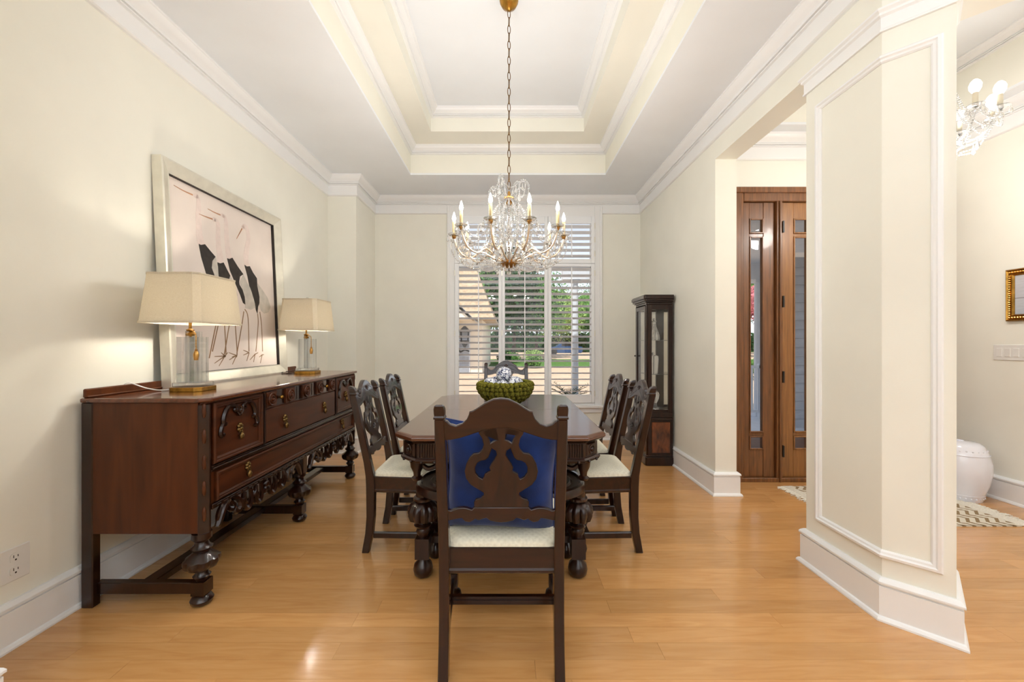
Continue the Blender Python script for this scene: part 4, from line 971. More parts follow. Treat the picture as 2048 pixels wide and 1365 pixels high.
b.box(x0, x0 + .02, y0, y0 + .035, z0 + .01, z1 - .01).box(x0, x0 + .02, y1 - .035, y1, z0 + .01, z1 - .01).box(x0, x0 + .02, y0 + .035, y1 - .035, z0 + .01, z0 + .05).box(x0, x0 + .02, y0 + .035, y1 - .035, z1 - .05, z1 - .01)
cdoor = b.build('door', M['dark'], cb, bevel=.002)
MB(co).box(x0 + .008, x0 + .012, y0 + .035, y1 - .035, z0 + .05, z1 - .05).build('pane', M['pane'], cdoor)
MB(co).ball((x0 - .014, y1 - .018, 1.08), .009, 8, 6).tube([(x0, y1 - .018, 1.08), (x0 - .012, y1 - .018, 1.08)], .004, 6).build('knob', M['black'], cdoor, smooth=True)
MB(co).box(CX0 + .056, CX1 - .045, CYa + .015, CYa + .019, z0 + .03, z1 - .05).build('pane', M['pane'], cb)
MB(co).box(CX0 + .056, CX1 - .045, CYb - .019, CYb - .015, z0 + .03, z1 - .05).build('pane', M['pane'], cb)
MB(co).box(CX1 - .004, CX1, CYa + .03, CYb - .03, z0, z1).build('back_panel', mat('mirror_back', rgb(226, 220, 204), .08, .9, var=.01), cb)
b = MB(co)
for e, a, c in ((-.004, z1, z1 + .02), (.008, z1 + .02, z1 + .035), (.022, z1 + .035, z1 + .055), (.032, z1 + .055, z1 + .085), (.026, z1 + .085, z1 + .095)): b.prism(cplan(e), a, c)
b.build('cornice', M['dark'], cb, bevel=.004)
SHZ = (1.247, .905)
for zz in SHZ: MB(co).box(CX0 + .03, CX1 - .01, CYa + .035, CYb - .035, zz - .006, zz).build('shelf', M['crystalw'], cb)
def decant(x, y, z, prof, label, lob=None, sc=1):
    t = thing('crystal_vase', label, 'glassware', (x, y, z), 0, 'crystal pieces in the display cabinet')
    b = MB(); b.lathe([(r * sc, h * sc) for r, h in prof], 0, 0, 0, 14, (0, 1, lob, .12) if lob else None); b.build('vase', M['crystal'], t, smooth=bool(not lob), angle=30)
    b = MB(); b.ball((0, 0, prof[-1][1] * sc + .012), .014, 7, 5); b.build('stopper', M['crystal'], t)
D1 = [(0, 0), (.05, 0), (.055, .01), (.05, .05), (.035, .1), (.022, .14), (.018, .18), (.026, .195)]
D2 = [(0, 0), (.042, 0), (.046, .01), (.05, .09), (.054, .16), (.05, .19), (.03, .2)]
D3 = [(0, 0), (.045, 0), (.05, .012), (.03, .05), (.026, .08), (.045, .13), (.05, .17), (.035, .2), (.025, .21)]
decant(1.47, 4.06, SHZ[0], D1, 'slender crystal decanter on the upper glass shelf of the cabinet', 10)
decant(1.47, 4.09, SHZ[1], D2, 'straight cut crystal vase on the lower glass shelf of the cabinet', 12, .95)
decant(1.47, 4.06, .531, D3, 'waisted crystal vase on the cabinet floor below the glass shelves', 10, 1.0)
decant(1.49, 4.24, SHZ[0], D2, 'crystal vase at the back of the upper glass shelf of the cabinet', 12, .8)
# ------------------------------------------------------------------ crystal chandelier over the table
def gem(r=.0062, h=.0068):
    b = MB(); b.lathe([(0, -h), (r * .8, -h * .45), (r, 0), (r * .8, h * .45), (0, h)], seg=6); return b
GV = gem()
def beads(mb, pts, r=1.0, step=.0146):
    pts = [Vector(p) for p in pts]; acc = 0; last = pts[0]; nxt = 0
    for a, b in zip(pts, pts[1:]):
        d = (b - a).length
        while nxt <= acc + d and d > 0:
            p = a.lerp(b, (nxt - acc) / d)
            mb.add([p + v * r for v in GV.v], GV.f); nxt += step * r
        acc += d
    return mb
def drop_mesh(name, h, r):
    b = MB(); b.lathe([(0, 0), (r * .35, -h * .08), (r * .3, -h * .2), (r * .55, -h * .4), (r, -h * .72), (r * .85, -h * .88), (0, -h)], seg=6)
    b.lathe([(0, h * .16), (r * .5, h * .08), (0, 0)], seg=6)
    me = bpy.data.meshes.new(name); bmv = [tuple(v) for v in b.v]; me.from_pydata(bmv, [], b.f); me.materials.append(M['crystal']); return me
DROP = drop_mesh('crystal_drop', .046, .010); DROPL = drop_mesh('crystal_drop_long', .075, .012)
def put(me, name, p, parent, k=1.0, rz=0):
    o = bpy.data.objects.new(name, me); C.objects.link(o); o.parent = parent; o.location = Vector(p) - parent.location if parent.parent is None else p
    o.scale = (k, k, k); o.rotation_euler.z = rz; return o
CHX, CHY = 0.0, 2.70
cn = thing('chandelier', 'large crystal chandelier with lit candle bulbs hanging on a chain over the dining table', 'chandelier', (CHX, CHY, 1.69)); cno = cn.location
def pol(r, a, z): return Vector((CHX + r * math.cos(a), CHY + r * math.sin(a), z))
MB(cno).lathe([(0, 3.462), (.012, 3.464), (.02, 3.472), (.045, 3.49), (.06, 3.52), (.062, 3.545), (.055, Z2)], CHX, CHY, 0, 24, (3.47, 3.55, 24, .04)).build('canopy', M['brass'], cn, smooth=True)
lk = MB(); lk.tube([(.0095 * math.cos(a), 0, .030 * math.sin(a)) for a in [2 * PI * k / 14 for k in range(14)]], .0026, 5, True)
lkm = bpy.data.meshes.new('chain_link'); lkm.from_pydata([tuple(v) for v in lk.v], [], lk.f); lkm.materials.append(M['chain']); lkm.shade_smooth()
zc, k = 3.44, 0
while zc > 2.235:
    o = bpy.data.objects.new('chain_link', lkm); C.objects.link(o); o.parent = cn; o.location = Vector((CHX, CHY, zc)) - cno; o.rotation_euler = (0, 0, PI / 2 * (k % 2) + .3); zc -= .0525; k += 1
MB(cno).lathe([(0, 2.145), (.012, 2.15), (.022, 2.165), (.016, 2.175), (.03, 2.19), (.034, 2.2), (.02, 2.205), (.012, 2.215), (.008, 2.24), (0, 2.245)], CHX, CHY, 0, 16).build('upper_hub', M['gold'], cn, smooth=True)
MB(cno).lathe([(.006, 1.75), (.006, 2.16)], CHX, CHY, 0, 8).build('rod', M['chain'], cn, smooth=True)
MB(cno).lathe([(.014, 1.78), (.026, 1.80), (.02, 1.83), (.03, 1.87), (.036, 1.9), (.026, 1.94), (.016, 1.96), (.024, 2.0), (.028, 2.04), (.018, 2.08), (.014, 2.14)], CHX, CHY, 0, 12).build('crystal_stem', M['crystal'], cn)
MB(cno).lathe([(0, 1.722), (.016, 1.724), (.04, 1.738), (.058, 1.758), (.062, 1.768), (.045, 1.776), (.02, 1.778), (0, 1.78)], CHX, CHY, 0, 24, (1.73, 1.765, 20, .05)).build('lower_bowl', M['gold'], cn, smooth=True)
b = MB(cno); b.lathe([(.003, 1.70), (.004, 1.725)], CHX, CHY, 0, 6); b.build('finial_rod', M['black'], cn)
b = MB(cno); b.ball((CHX, CHY, 1.69), .017, 8, 6); b.build('crystal_ball', M['crystal'], cn)
NA = 10; A0 = math.radians(-90 + 19)
sleeve = MB(); sleeve.lathe([(.010, 0), (.0105, .005), (.0105, .095), (.008, .098)], seg=10)
bulbm = MB(); bulbm.lathe([(.0, -.004), (.006, 0), (.012, .014), (.0125, .022), (.009, .038), (.004, .054), (0, .064)], seg=10)
bob = MB(); bob.lathe([(.008, -.004), (.03, -.002), (.043, .008), (.041, .011), (.028, .003), (.008, .003)], seg=14)
cup = MB(); cup.lathe([(.0, -.022), (.008, -.018), (.015, -.006), (.013, .002), (.016, .006), (0, .006)], seg=10)
def shared(mb, name, m):
    me = bpy.data.meshes.new(name); me.from_pydata([tuple(v) for v in mb.v], [], mb.f); me.materials.append(m); me.shade_smooth(); me.set_sharp_from_angle(angle=math.radians(40)); return me
SH = {n: shared(mb, n, m) for n, mb, m in (('candle', sleeve, M['wax']), ('bulb', bulbm, M['bulb']), ('bobeche', bob, M['crystal']), ('cup', cup, M['gold']))}
def child(name, me, parent, loc):
    o = bpy.data.objects.new(name, me); C.objects.link(o); o.parent = parent; o.location = loc; return o
for i in range(NA):
    a = A0 + 2 * PI * i / NA
    dz = .012 if i % 2 else 0
    path = smooth_pts([pol(.02, a, 1.768), pol(.09, a, 1.785), pol(.165, a, 1.824), pol(.2, a, 1.826), pol(.253, a, 1.795), pol(.315, a, 1.815), pol(.35, a, 1.865), pol(.368, a, 1.92)])
    arm = MB(cno).tube(path, .0062, 7).tube(smooth_pts([pol(.165, a, 1.824), pol(.15, a, 1.85), pol(.17, a, 1.865), pol(.185, a, 1.85)]), .004, 5).build('arm', M['rose'], cn, smooth=True)
    top = pol(.370, a, 1.938) - cno
    child('cup', SH['cup'], arm, top); child('bobeche', SH['bobeche'], arm, top + Vector((0, 0, .004))); child('candle', SH['candle'], arm, top + Vector((0, 0, .004))); child('bulb', SH['bulb'], arm, top + Vector((0, 0, .100)))
    lamp('POINT', 'chandelier_light', tuple(pol(.370, a, 2.078)), 3.9, (1, .97, .92), shadow_soft_size=.02)
    for k in range(5):
        aa = 2 * PI * k / 5 + a
        put(DROP, 'crystal_drop', pol(.370, a, 1.937) + Vector((.042 * math.cos(aa), .042 * math.sin(aa), 0)), cn, .8, aa)
    put(DROPL, 'crystal_drop', pol(.255, a, 1.782), cn, .9, a)
    put(DROP, 'crystal_drop', pol(.315, a, 1.80), cn, .9, a); put(DROP, 'crystal_drop', pol(.19, a, 1.812), cn, .9, a)
    # swag to the neighbouring arm, double
    a2 = a + 2 * PI / NA
    for dip, r0 in ((.10, .372), (.06, .34)):
        sp_ = [pol(r0 - .015 * math.sin(PI * t / 12), a + (a2 - a) * t / 12, 1.925 - dip * math.sin(PI * t / 12)) for t in range(13)]
        beads(MB(cno), sp_, .85).build('bead_strand', M['crystal'], cn)
    # strand draped under the arm
    st = smooth_pts([pol(.385, a, 1.925), pol(.385, a, 1.84), pol(.345, a, 1.775), pol(.27, a, 1.748), pol(.19, a, 1.765), pol(.11, a, 1.755), pol(.06, a, 1.76)])
    beads(MB(cno), st, .95).build('bead_strand', M['crystal'], cn)
    am = a + PI / NA
    st = smooth_pts([pol(.36, am, 1.83), pol(.33, am, 1.765), pol(.25, am, 1.735), pol(.16, am, 1.735), pol(.06, am, 1.755)])
    beads(MB(cno), st, .8).build('bead_strand', M['crystal'], cn)
    # basket strands from the upper hub
    st = smooth_pts([pol(.03, a, 2.185), pol(.09, a, 2.13), pol(.135, a, 2.03), pol(.15, a, 1.92), pol(.165, a, 1.84)])
    beads(MB(cno), st, 1.0).build('bead_strand', M['crystal'], cn)
    st = smooth_pts([pol(.03, am, 2.19), pol(.075, am, 2.10), pol(.10, am, 2.0), pol(.085, am, 1.90), pol(.06, am, 1.80)])
    beads(MB(cno), st, 1.1).build('bead_strand', M['crystal'], cn)
    st = [pol(.150, a + (a2 - a) * t / 8, 1.95 - .05 * math.sin(PI * t / 8)) for t in range(9)]
    beads(MB(cno), st, .8).build('bead_strand', M['crystal'], cn)
    put(DROP, 'crystal_drop', pol(.15, am, 1.895), cn, .9, a)
    put(DROP, 'crystal_drop', pol(.10, am, 2.0), cn, 1.0, a)
    # hoops of beads standing beside the candles
    hp_ = [pol(.30 + .035 * math.cos(t * PI / 8), am, 1.875 + .075 * math.sin(t * PI / 8)) for t in range(9)]
    beads(MB(cno), hp_, .8).build('bead_strand', M['crystal'], cn)
    put(DROP, 'crystal_drop', pol(.30, am, 1.94), cn, .9, a)
for i in range(6):                # crown of curved glass arms
    a = A0 + .2 + 2 * PI * i / 6; hz = .045 if i % 2 else 0
    path = smooth_pts([pol(.02, a, 2.19), pol(.045, a, 2.215), pol(.052, a, 2.235), pol(.075, a, 2.258 + hz), pol(.11, a, 2.264 + hz), pol(.134, a, 2.234 + hz), pol(.130, a, 2.21 + hz)])
    MB(cno).tube(path, .0052, 6).build('crown_arm', M['crystal'], cn, smooth=True)
    beads(MB(cno), [p + Vector((0, 0, .009)) for p in path], .95).build('bead_strand', M['crystal'], cn)
    a2 = a + PI / 3; h2 = .045 if not i % 2 else 0
    beads(MB(cno), [pol(.11, a + (a2 - a) * t / 8, 2.258 + hz + (h2 - hz) * t / 8 - .05 * math.sin(PI * t / 8)) for t in range(9)], .8).build('bead_strand', M['crystal'], cn)
    beads(MB(cno), smooth_pts([pol(.13, a, 2.215 + hz), pol(.137, a, 2.16), pol(.12, a, 2.12), pol(.135, a, 2.04)]), .9).build('bead_strand', M['crystal'], cn)
    put(DROPL, 'crystal_drop', pol(.130, a, 2.198 + hz), cn, .9, a)
    put(DROP, 'crystal_drop', pol(.09, a, 2.245 + hz), cn, .9, a); put(DROP, 'crystal_drop', pol(.07, a + .5, 2.17), cn, 1, a); put(DROP, 'crystal_drop', pol(.05, a, 2.15), cn, 1, a)
for i in range(12): put(DROP, 'crystal_drop', pol(.055, i * PI / 6, 1.742), cn, .7, i)

# ------------------------------------------------------------------ foyer chandelier
FX_, FY_ = 2.85, 2.60
fc = thing('chandelier', 'smaller crystal chandelier with white bulbs hanging in the entry hall beyond the column', 'chandelier', (FX_, FY_, 2.44)); fo = fc.location
def fp(r, a, z): return Vector((FX_ + r * math.cos(a), FY_ + r * math.sin(a), z))
MB(fo).lathe([(0, 2.44), (.02, 2.45), (.03, 2.47), (.02, 2.5), (.045, 2.53), (.03, 2.56), (.02, 2.6), (.035, 2.66), (.02, 2.74), (.02, 2.86), (0, 2.87)], FX_, FY_, 0, 12).build('crystal_stem', M['crystal'], fc)
MB(fo).tube([(FX_, FY_, 2.86), (FX_, FY_, H + .42)], .005, 6).lathe([(.05, H + .38), (.055, H + .41), (.05, H + .42)], FX_, FY_, 0, 16).build('hanging_rod', M['chain'], fc)
sl2 = MB(); sl2.lathe([(.013, 0), (.013, .085)], seg=10); bl2 = MB(); bl2.lathe([(.012, -.005), (.016, .0), (.027, .022), (.029, .042), (.022, .062), (.010, .076), (0, .08)], seg=12)
SH2 = {'candle': shared(sl2, 'candle', M['wax2']), 'bulb': shared(bl2, 'bulb', M['bulb2'])}
for i in range(8):
    a = math.radians(253 + 45 * i); a2 = a + PI / 4
    arm = MB(fo).tube(smooth_pts([fp(.03, a, 2.52), fp(.09, a, 2.49), fp(.15, a, 2.51), fp(.20, a, 2.57), fp(.22, a, 2.62)]), .006, 6).build('arm', M['crystal'], fc, smooth=True)
    top = fp(.22, a, 2.63) - fo
    child('bobeche', SH['bobeche'], arm, top); child('candle', SH2['candle'], arm, top); child('bulb', SH2['bulb'], arm, top + Vector((0, 0, .088)))
    beads(MB(fo), [fp(.225, a + (a2 - a) * t / 8, 2.62 - .06 * math.sin(PI * t / 8)) for t in range(9)], .9).build('bead_strand', M['crystal'], fc)
    beads(MB(fo), smooth_pts([fp(.04, a, 2.82), fp(.07, a, 2.72), fp(.10, a, 2.64), fp(.16, a, 2.56), fp(.2, a, 2.60)]), 1.0).build('bead_strand', M['crystal'], fc)
    beads(MB(fo), smooth_pts([fp(.2, a, 2.56), fp(.14, a, 2.45), fp(.05, a, 2.43)]), .9).build('bead_strand', M['crystal'], fc)
    for k in range(4): put(DROP, 'crystal_drop', fp(.22, a, 2.63) + Vector((.043 * math.cos(a + k * PI / 2), .043 * math.sin(a + k * PI / 2), 0)), fc, 1.0, k)
    put(DROPL, 'crystal_drop', fp(.13, a, 2.49), fc, .9, a)
lamp('POINT', 'foyer_chandelier_light', (FX_, FY_ - .05, 2.40), 23, (1, .96, .90), shadow_soft_size=.12)

# ------------------------------------------------------------------ foyer things
gp = thing('framed_picture', 'small gilt framed seascape on the foyer wall, cut by the right edge', 'picture', (XF, 2.80, 1.58)); go = gp.location
ya, yb, za, zb2 = 2.54, 3.06, 1.384, 1.775
P = [(XF, ya, za), (XF, yb, za), (XF, yb, zb2), (XF, ya, zb2)]; AA = [((0, 1, 1), (-1, 0, 0)), ((0, -1, 1), (-1, 0, 0)), ((0, -1, -1), (-1, 0, 0)), ((0, 1, -1), (-1, 0, 0))]
MB(go).sweep(P, AA, [(0, .0), (0, .022), (.008, .03), (.016, .022), (.034, .022), (.042, .028), (.05, .016), (.05, 0)], True).build('frame', M['brass'], gp, bevel=.001)
b = MB(go)
for y in [ya + .025 + k * .0168 for k in range(29)]: b.ball((XF - .024, y, za + .025), .0072, 6, 4); b.ball((XF - .024, y, zb2 - .025), .0072, 6, 4)
for z in [za + .042 + k * .0165 for k in range(19)]: b.ball((XF - .024, ya + .025, z), .0072, 6, 4); b.ball((XF - .024, yb - .025, z), .0072, 6, 4)
b.build('beading', M['gold'], gp, smooth=True)
def sea():
    m = bpy.data.materials.new('seascape_print'); m.use_nodes = True; n = m.node_tree; L = n.links; p = n.nodes['Principled BSDF']; p.inputs['Roughness'].default_value = .5
    tc = n.nodes.new('ShaderNodeTexCoord'); sp = n.nodes.new('ShaderNodeSeparateXYZ'); L.new(tc.outputs['Generated'], sp.inputs[0])
    mp = n.nodes.new('ShaderNodeMapping'); mp.inputs['Scale'].default_value = (1, 3, 30); L.new(tc.outputs['Generated'], mp.inputs[0])
    nz = n.nodes.new('ShaderNodeTexNoise'); nz.inputs['Scale'].default_value = 2; nz.inputs['Detail'].default_value = 4; L.new(mp.outputs[0], nz.inputs['Vector'])
    cr = n.nodes.new('ShaderNodeValToRGB'); L.new(sp.outputs['Z'], cr.inputs['Fac']); e = cr.color_ramp.elements
    e[0].color = rgb(196, 204, 214); e[0].position = .0; e[1].color = rgb(208, 210, 216); e[1].position = .40
    x = e.new(.41); x.color = rgb(120, 112, 116); x = e.new(.43); x.color = rgb(206, 206, 214); x = e.new(1); x.color = rgb(214, 214, 220)
    mx = n.nodes.new('ShaderNodeMix'); mx.data_type = 'RGBA'; mx.blend_type = 'MULTIPLY'; mx.inputs[0].default_value = .35
    L.new(cr.outputs[0], mx.inputs[6]); L.new(nz.outputs['Fac'], mx.inputs[7]); L.new(mx.outputs[2], p.inputs['Base Color']); return m
MB(go).box(XF - .012, XF - .008, ya + .05, yb - .05, za + .05, zb2 - .05).build('print', sea(), gp)
gs = thing('garden_stool', 'white glazed ceramic garden stool by the foyer wall', 'stool', (3.55, 3.15, 0)); go = gs.location
b = MB(go); b.lathe([(.0, 0), (.118, 0), (.124, .012), (.13, .05), (.158, .14), (.172, .23), (.17, .30), (.15, .375), (.128, .425), (.10, .445), (0, .452)], 3.55, 3.15, 0, 40); b.build('body', M['ceramic'], gs, smooth=True)
b = MB(go)
for z, r in ((.052, .132), (.36, .156)): b.tube([(3.55 + r * math.cos(t_), 3.15 + r * math.sin(t_), z) for t_ in [2 * PI * k / 40 for k in range(40)]], .003, 5, True)
for k in range(26):
    a = 2 * PI * k / 26
    b.ball((3.55 + .142 * math.cos(a), 3.15 + .142 * math.sin(a), .393), .006, 6, 4); b.ball((3.55 + .128 * math.cos(a), 3.15 + .128 * math.sin(a), .03), .006, 6, 4)
b.tube([(3.55 + .02 * math.cos(t_), 3.15 + .02 * math.sin(t_), .452) for t_ in [2 * PI * k / 12 for k in range(12)]], .004, 5, True)
b.build('relief_bands', M['ceramic'], gs, smooth=True)
# woven rug
RX0, RX1, RY0, RY1 = 2.36, 3.40, 2.65, 3.38
def rugm():
    m = mat('woven_rug', rgb(206, 192, 168), .95, var=.1, scale=80, bump=.6, bscale=160, spec=.1); n = m.node_tree; L = n.links
    p = n.nodes['Principled BSDF']; tc = n.nodes.new('ShaderNodeTexCoord'); sp = n.nodes.new('ShaderNodeSeparateXYZ'); L.new(tc.outputs['Object'], sp.inputs[0])
    def mth(op, a, b=None):
        q = n.nodes.new('ShaderNodeMath'); q.operation = op
        for i, v in enumerate((a, b)):
            if v is None: continue
            if isinstance(v, (int, float)): q.inputs[i].default_value = v
            else: L.new(v, q.inputs[i])
        return q.outputs[0]
    zz = mth('PINGPONG', sp.outputs['Y'], .06)            # herringbone zig-zag
    t = mth('FRACT', mth('MULTIPLY', mth('ADD', sp.outputs['X'], zz), 15))
    st = mth('LESS_THAN', t, .4)
    col = n.nodes.new('ShaderNodeMix'); col.data_type = 'RGBA'; L.new(st, col.inputs[0]); col.inputs[6].default_value = rgb(224, 216, 200); col.inputs[7].default_value = rgb(150, 128, 98)
    L.new(col.outputs[2], p.inputs['Base Color']); return m
rg = thing('rug', 'small woven cream and tan rug with fringed ends on the foyer floor', 'rug', (2.88, 3.0, 0)); ro = rg.location
b = MB(ro); nx = 60; ny = 30; vs = []; fs = []
for j in range(ny + 1):
    for i in range(nx + 1):
        x = RX0 + (RX1 - RX0) * i / nx; y = RY0 + (RY1 - RY0) * j / ny
        vs.append((x, y, .009 + .0025 * math.sin(i * 2.1) * math.sin(j * 2.3 + (i % 2) * 1.5)))
for j in range(ny):
    for i in range(nx): a = j * (nx + 1) + i; fs.append((a, a + 1, a + nx + 2, a + nx + 1))
b.add(vs, fs); b.box(RX0, RX1, RY0, RY1, .0005, .006); b.build('weave', rugm(), rg, smooth=True)
mat('rug_cream', rgb(232, 226, 212), .95, var=.08, scale=120, bump=.6, bscale=200, spec=.1)
for x0, x1 in ((RX0 - .05, RX0 + .02), (RX1 - .02, RX1 + .07)): MB(ro).box(x0, x1, RY0, RY1, .0006, .011).build('border', bpy.data.materials['rug_cream'], rg, bevel=.004)
fr = MB(ro)
for k in range(110):
    y = RY0 + (RY1 - RY0) * k / 109
    for x0, s in ((RX0 - .045, -1), (RX1 + .065, 1)):
        L_ = random.uniform(.035, .075); dy = random.uniform(-.02, .02)
        fr.tube([(x0, y, .006), (x0 + s * L_ * .5, y + dy * .4, .008), (x0 + s * L_, y + dy, .0035)], .0028, 4)
o = fr.build('fringe', bpy.data.materials['rug_cream'], rg); o['kind'] = 'stuff'

# ------------------------------------------------------------------ outside the windows
GZ = -.15
def gmat(n, c, **k): return mat(n, c, .9, var=k.get('var', .08), scale=k.get('scale', 1.5), spec=.1)
M['conc'] = gmat('peach_paving', rgb(206, 182, 158)); M['lawn'] = gmat('lawn_green', rgb(92, 128, 66), var=.2, scale=6); M['stucco'] = gmat('cream_stucco', rgb(236, 228, 212), var=.04)  # paving is plain peach concrete
M['rooft'] = gmat('tan_shingle', rgb(186, 164, 138), var=.12, scale=8); M['shadedroof'] = gmat('shaded_shingle', rgb(140, 150, 164), var=.12, scale=8); M['ext'] = mat('white_column_paint', rgb(206, 214, 224), .5, var=.02)  # blue-grey shingle has the shade of the gable roof put into its colour
M['siding'] = mat('grey_siding', rgb(150, 156, 166), .6, var=.05)
struct('ground', MB().box(-40, 60, 3.72, 22, GZ - .1, GZ).box(-40, 60, 33, 62, GZ - .1, GZ - .01).box(-40, 60, -20, 3.72, GZ - .1, GZ - .02), M['conc'])
struct('lawn', MB().box(-40, 60, 22, 33, GZ - .1, GZ + .01).box(-40, 60, 62, 120, GZ - .1, GZ + .01), M['lawn'])
struct('porch_floor', MB().box(.6, 6.5, YB + .17, 7.4, GZ, GZ + .06).box(1.85, 6.5, YD + .16, YB + .16, GZ, GZ + .06), M['ext'])
struct('porch_ceiling', MB().box(1.9, 6.5, YB + .17, 7.3, 2.62, 2.75).box(1.85, 6.5, YD + .16, YB + .16, 2.62, 2.75).box(.95, 6.5, 7.05, 7.25, 2.34, 2.62), M['ext'])
for k, (x, lb) in enumerate(((1.185, 'pale porch column seen through the right shutter panel'), (4.44, 'white porch column seen through the glass of the sidelight'))):
    t = thing('porch_column', lb, 'column', (x, 7.15, GZ + .06), group='porch columns')
    MB(t.location).lathe([(.062, GZ + .06), (.058, GZ + .3), (.05, 2.25), (.052, 2.3)], x, 7.15, 0, 20).build('shaft', M['ext'], t, smooth=True)
    MB(t.location).box(x - .08, x + .08, 7.07, 7.23, GZ + .06, GZ + .14).build('base', M['ext'], t)
    MB(t.location).box(x - .08, x + .08, 7.07, 7.23, 2.29, 2.34).build('capital', M['ext'], t)
pw = bpy.data.objects['wall_porch']
for k in range(19):
    z0 = GZ + .06 + k * .138
    MB().add([(4.36, 6.2, z0), (9, 6.2, z0), (9, 6.2, z0 + .15), (4.36, 6.2, z0 + .15), (4.36, 6.165, z0), (9, 6.165, z0), (9, 6.19, z0 + .15), (4.36, 6.19, z0 + .15)],
             [(3, 2, 1, 0), (4, 5, 6, 7), (0, 1, 5, 4), (1, 2, 6, 5), (2, 3, 7, 6), (3, 0, 4, 7)]).build('siding_board', M['siding'], pw)
rl = thing('porch_railing', 'white porch railing low behind the glass of the sidelight', 'railing', (3.9, 6.9, GZ + .06)); rlo = rl.location
MB(rlo).box(3.2, 4.36, 6.87, 6.93, .78, .83).build('top_rail', M['ext'], rl); MB(rlo).box(3.2, 4.36, 6.88, 6.92, .02, .06).build('bottom_rail', M['ext'], rl)
for k in range(10): MB(rlo).box(3.25 + k * .115, 3.28 + k * .115, 6.885, 6.915, .06, .78).build('baluster', M['ext'], rl)
for xx in (3.2, 4.30): MB(rlo).box(xx, xx + .06, 6.87, 6.93, GZ + .06, .86).build('post', M['ext'], rl)
nh = thing('neighbour_house', 'cream stucco house wing with tan hipped roof seen through the left shutter panel', 'house', (-4, 20, GZ)); no = nh.location
MB(no).box(-9, -1.2, 18, 26, GZ, 2.3).build('wall', M['stucco'], nh)
ev = [(-9.6, 17.3, 2.25), (-.62, 17.3, 2.25), (-.62, 26.6, 2.25), (-9.6, 26.6, 2.25)]
MB(no).add(ev + [(-7.5, 22, 6.6), (-2.3, 22, 6.6)], [(3, 2, 1, 0), (0, 1, 5, 4), (1, 2, 5), (2, 3, 4, 5), (3, 0, 4)]).build('roof', M['rooft'], nh)
MB(no).add([(-4.6, 16.7, 2.2), (-1.6, 16.7, 2.2), (-3.1, 16.7, 3.6), (-4.6, 20, 2.2), (-1.6, 20, 2.2), (-3.1, 20, 3.6)], [(0, 1, 2), (5, 4, 3), (0, 3, 4, 1), (1, 4, 5, 2), (2, 5, 3, 0)]).build('gable', M['stucco'], nh)
MB(no).add([(-4.85, 16.5, 2.1), (-3.1, 16.5, 3.75), (-3.1, 20, 3.75), (-4.85, 20, 2.1), (-1.35, 16.5, 2.1), (-1.35, 20, 2.1)], [(0, 1, 2, 3), (1, 4, 5, 2)]).build('gable_roof', M['shadedroof'], nh)
b = MB(no); b.box(-4.4, -1.75, 17.94, 18, GZ, 1.75)
gd = b.build('garage_door', M['ext'], nh)
for k in range(5): MB(no).box(-4.35, -1.8, 17.91, 17.945, GZ + .04 + k * .375, GZ + .38 + k * .375).build('panel', M['siding'], gd)
ln = thing('lantern', 'black iron lantern beside the neighbouring garage, seen through the left shutter panel', 'lantern', (-1.95, 17.7, .9)); lo = ln.location
b = MB(lo); b.lathe([(.05, 1.02), (.2, 1.3), (.22, 1.32)], -1.95, 17.6, 0, 6); b.tube(smooth_pts([(-2.25, 17.85, 1.0), (-2.15, 17.6, .82), (-1.95, 17.6, .9), (-1.75, 17.6, .84)]), .035, 6)
for k in range(4): a = PI / 4 + k * PI / 2; b.tube([(-1.95 + .2 * math.cos(a), 17.6 + .2 * math.sin(a), 1.3), (-1.95 + .24 * math.cos(a), 17.6 + .24 * math.sin(a), 1.7)], .02, 5)
b.lathe([(.3, 1.7), (.2, 1.8), (.05, 1.95)], -1.95, 17.6, 0, 8); b.box(-1.98, -1.92, 17.6, 18, .95, 1.0); b.build('frame', M['black'], ln)
def leafmat(n, c): return mat(n, c, .8, var=.34, scale=3.0, spec=.15)
G1, G2, G3, GP = leafmat('leaf_deep', rgb(46, 78, 42)), leafmat('leaf_mid', rgb(96, 138, 70)), leafmat('leaf_light', rgb(150, 176, 104)), leafmat('blossom_pink', rgb(214, 130, 140))
M['bark'] = mat('bark', rgb(92, 70, 56), .9, var=.2, scale=10)
def foliage(mb, c, rx, ry, rz, n, sz):
    for _ in range(n):
        d = Vector((random.gauss(0, 1), random.gauss(0, 1), random.gauss(0, 1))).normalized(); k = random.uniform(.55, 1.0)
        p = Vector((c[0] + d.x * rx * k, c[1] + d.y * ry * k, c[2] + d.z * rz * k))
        u = Vector((random.gauss(0, 1), random.gauss(0, 1), random.gauss(0, 1))).normalized(); v = u.orthogonal().normalized(); s_ = sz * random.uniform(.6, 1.3)
        mb.add([p - u * s_, p + v * s_ * .6, p + u * s_, p - v * s_ * .6 + Vector((0, 0, .02))], [(0, 1, 2, 3)])
    return mb
def tree(name, lb, x, y, h, r, m, n=900, sz=.22, tr=.14, cat='tree', low=.4):
    t = thing(name, lb, cat, (x, y, GZ)); o_ = t.location
    if tr: MB(o_).tube(smooth_pts([(x, y, GZ), (x + .1, y, GZ + h * .3), (x - .05, y, GZ + h * .6)]), [tr * (1 - .05 * k) for k in range(13)], 7).build('trunk', M['bark'], t, smooth=True)
    b = MB(o_); zc = GZ + h * (low + 1) / 2
    b.ball((x, y, zc), r * .62, 10, 7, (h * (1 - low) / 2) / r)
    foliage(b, (x, y, zc), r, r, h * (1 - low) / 2, n, sz)
    b.build('foliage', m, t)
    return t
